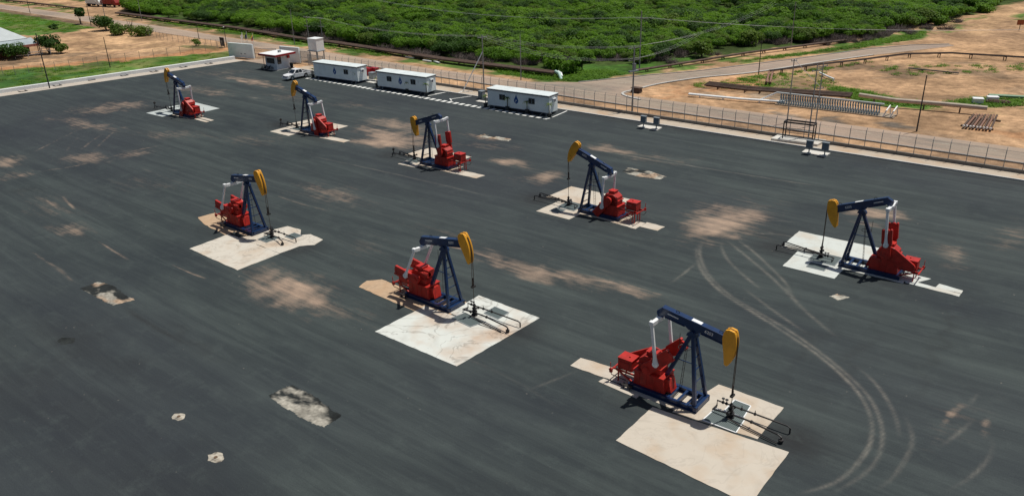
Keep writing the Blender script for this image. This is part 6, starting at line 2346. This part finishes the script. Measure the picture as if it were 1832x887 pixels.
sc_ = 0.42 + 0.75 * vnoise(X_, Y_, 13, 41) ** 1.3 + rng.uniform(-0.12, 0.32, len(X_)) * vnoise(X_, Y_, 30, 43)
scatter('scrub_woodland', np.stack([X_, Y_, np.full(len(X_), -0.15)], 1), sc_, proto_col, 'dense green thorn scrub filling the land beyond the pipeline and roads')
# understorey so the floor never shows as bare sheet, plus dry brush along the front edge
ex_, ey_ = [], []
edge = [(1480, 70), (1530, 66), (1560, 62), (1600, 58), (1640, 50), (1700, 40), (1440, 76), (700, 91), (760, 100), (830, 106), (880, 108), (940, 112), (1000, 112), (600, 74), (560, 67), (500, 60), (1180, 108), (1230, 98), (1330, 76), (1380, 76), (1500, 72), (1520, 74), (1580, 66), (1620, 56), (1070, 106), (1010, 96), (1090, 80)]
for e in edge:
    p = G(*e)
    for _ in range(7):
        ex_.append(p.x + rng.normal(0, 3.0))
        ey_.append(p.y + rng.normal(0, 1.3))
o = scatter('dry_brush', np.stack([ex_, ey_, np.full(len(ex_), -0.1)], 1), rng.uniform(0.5, 1.1, len(ex_)), dry_col, 'grey dry brushwood along the front edge of the scrub')
o['category'] = 'brushwood'
# low weeds in the lawns
weed_col = bpy.data.collections.new('weed_kinds')
wd = leaf_cloud(60, lambda r: (Vector((r.gauss(0, 0.5), r.gauss(0, 0.5), abs(r.gauss(0, 0.16)))), Vector((0, 0, 1))), 0.16, 5)
me = bpy.data.meshes.new('weed_kind')
me.from_pydata([tuple(p) for p in wd.v], [], wd.f)
me.materials.append(LEAF)
weed_col.objects.link(bpy.data.objects.new('weed_kind', me))
wx, wy = [], []
for poly, n in (([(0, 126), (100, 119), (300, 104), (412, 92), (414, 102), (300, 119), (150, 140), (0, 160)], 120), ([(0, 24), (60, 30), (130, 44), (168, 50), (100, 57), (0, 58)], 260),
                ([(850, 112), (985, 132), (1080, 124), (1120, 130), (1060, 144), (980, 143), (900, 132)], 420), ([(1300, 112), (1480, 88), (1600, 66), (1670, 52), (1640, 68), (1540, 84), (1400, 102)], 420),
                ([(1480, 152), (1550, 163), (1620, 180), (1690, 192), (1600, 186), (1500, 172)], 200), ([(240, 28), (422, 52), (554, 74), (700, 98), (690, 102), (540, 80), (422, 60), (280, 40)], 320), ([(1280, 152), (1390, 128), (1470, 122), (1500, 150), (1420, 168), (1300, 160)], 90), ([(1560, 118), (1832, 112), (1832, 130), (1600, 134)], 60), ([(1240, 150), (1345, 137), (1460, 120), (1560, 108), (1545, 114), (1380, 140), (1250, 160)], 70), ([(1690, 182), (1760, 174), (1830, 178), (1830, 190), (1700, 188)], 150)):
    P = np.array(poly, float)
    c = 0
    while c < n:
        q = rng.uniform(P.min(0), P.max(0))
        if inside(np.array([q[0]]), np.array([q[1]]), poly)[0]:
            g_ = G(*q)
            wx.append(g_.x)
            wy.append(g_.y)
            c += 1
o = scatter('weeds', np.stack([wx, wy, np.full(len(wx), -0.12)], 1), rng.uniform(0.4, 1.1, len(wx)), weed_col, 'low green weeds in the verges and lawns')
o['category'] = 'weeds'
# bushes at the front edge that can be told apart
for i, (px, py, w_, h, lb, m) in enumerate([
        (1256, 101, 5.5, 4.6, 'pale stemmed spreading tree at the scrub edge above the side road', LEAFG),
        (1020, 130, 4.6, 3.4, 'bright green bush right of the pipeline end', LEAF),
        (985, 124, 6.0, 4.2, 'large bush directly behind the pipeline end', LEAF),
        (1040, 124, 2.0, 3.0, 'small upright dark shrub on the grass right of the bright bush', LEAFD),
        (1336, 82, 5.0, 3.8, 'bush at the scrub edge beside the bend of the far pipes', LEAFG),
        (1680, 44, 4.6, 2.8, 'low bush where the dirt expanse meets the scrub', LEAF),
        (1760, 22, 5.0, 2.6, 'low bush on the left bank of the dirt track', LEAF)]):
    tree('scrub_tree', px, py, w_, h, lb, 'bush', 300 + i, m, 800, 0.3, 5, 'bushes at the scrub edge')
# far traffic: two parked trucks at the upper left
def truck(px, py, m, label, rz):
    p = G(px, py)
    t = thing('parked_truck', label, 'truck', p, rz, 'trucks parked far at the upper left')
    b = MB()
    b.bx(-3.0, 3.2, -1.15, 1.15, 0.95, 2.7)
    b.build('cargo_box', m, t)
    b = MB()
    b.prism([(3.35, 0.6), (5.2, 0.6), (5.25, 1.5), (4.7, 2.5), (3.35, 2.55)], -1.1, 1.1)
    b.build('cab', m, t, bevel=0.05)
    b = MB()
    b.bx(-3.0, 5.1, -0.45, 0.45, 0.55, 0.93)
    b.build('chassis', POLEDARK, t)
    for x_ in (-2.0, -0.9, 4.2):
        for s in (-1, 1):
            b = MB()
            b.disc((x_, s * 0.95, 0.48), 0.48, (0, 1, 0), 0.3, 16)
            b.build('wheel', TYRE, t)
truck(196, 12, REDDK, 'dark red truck parked beyond the main road at the upper left', R(10))
truck(168, 11, WHT, 'pale truck parked left of the dark red truck', R(8))
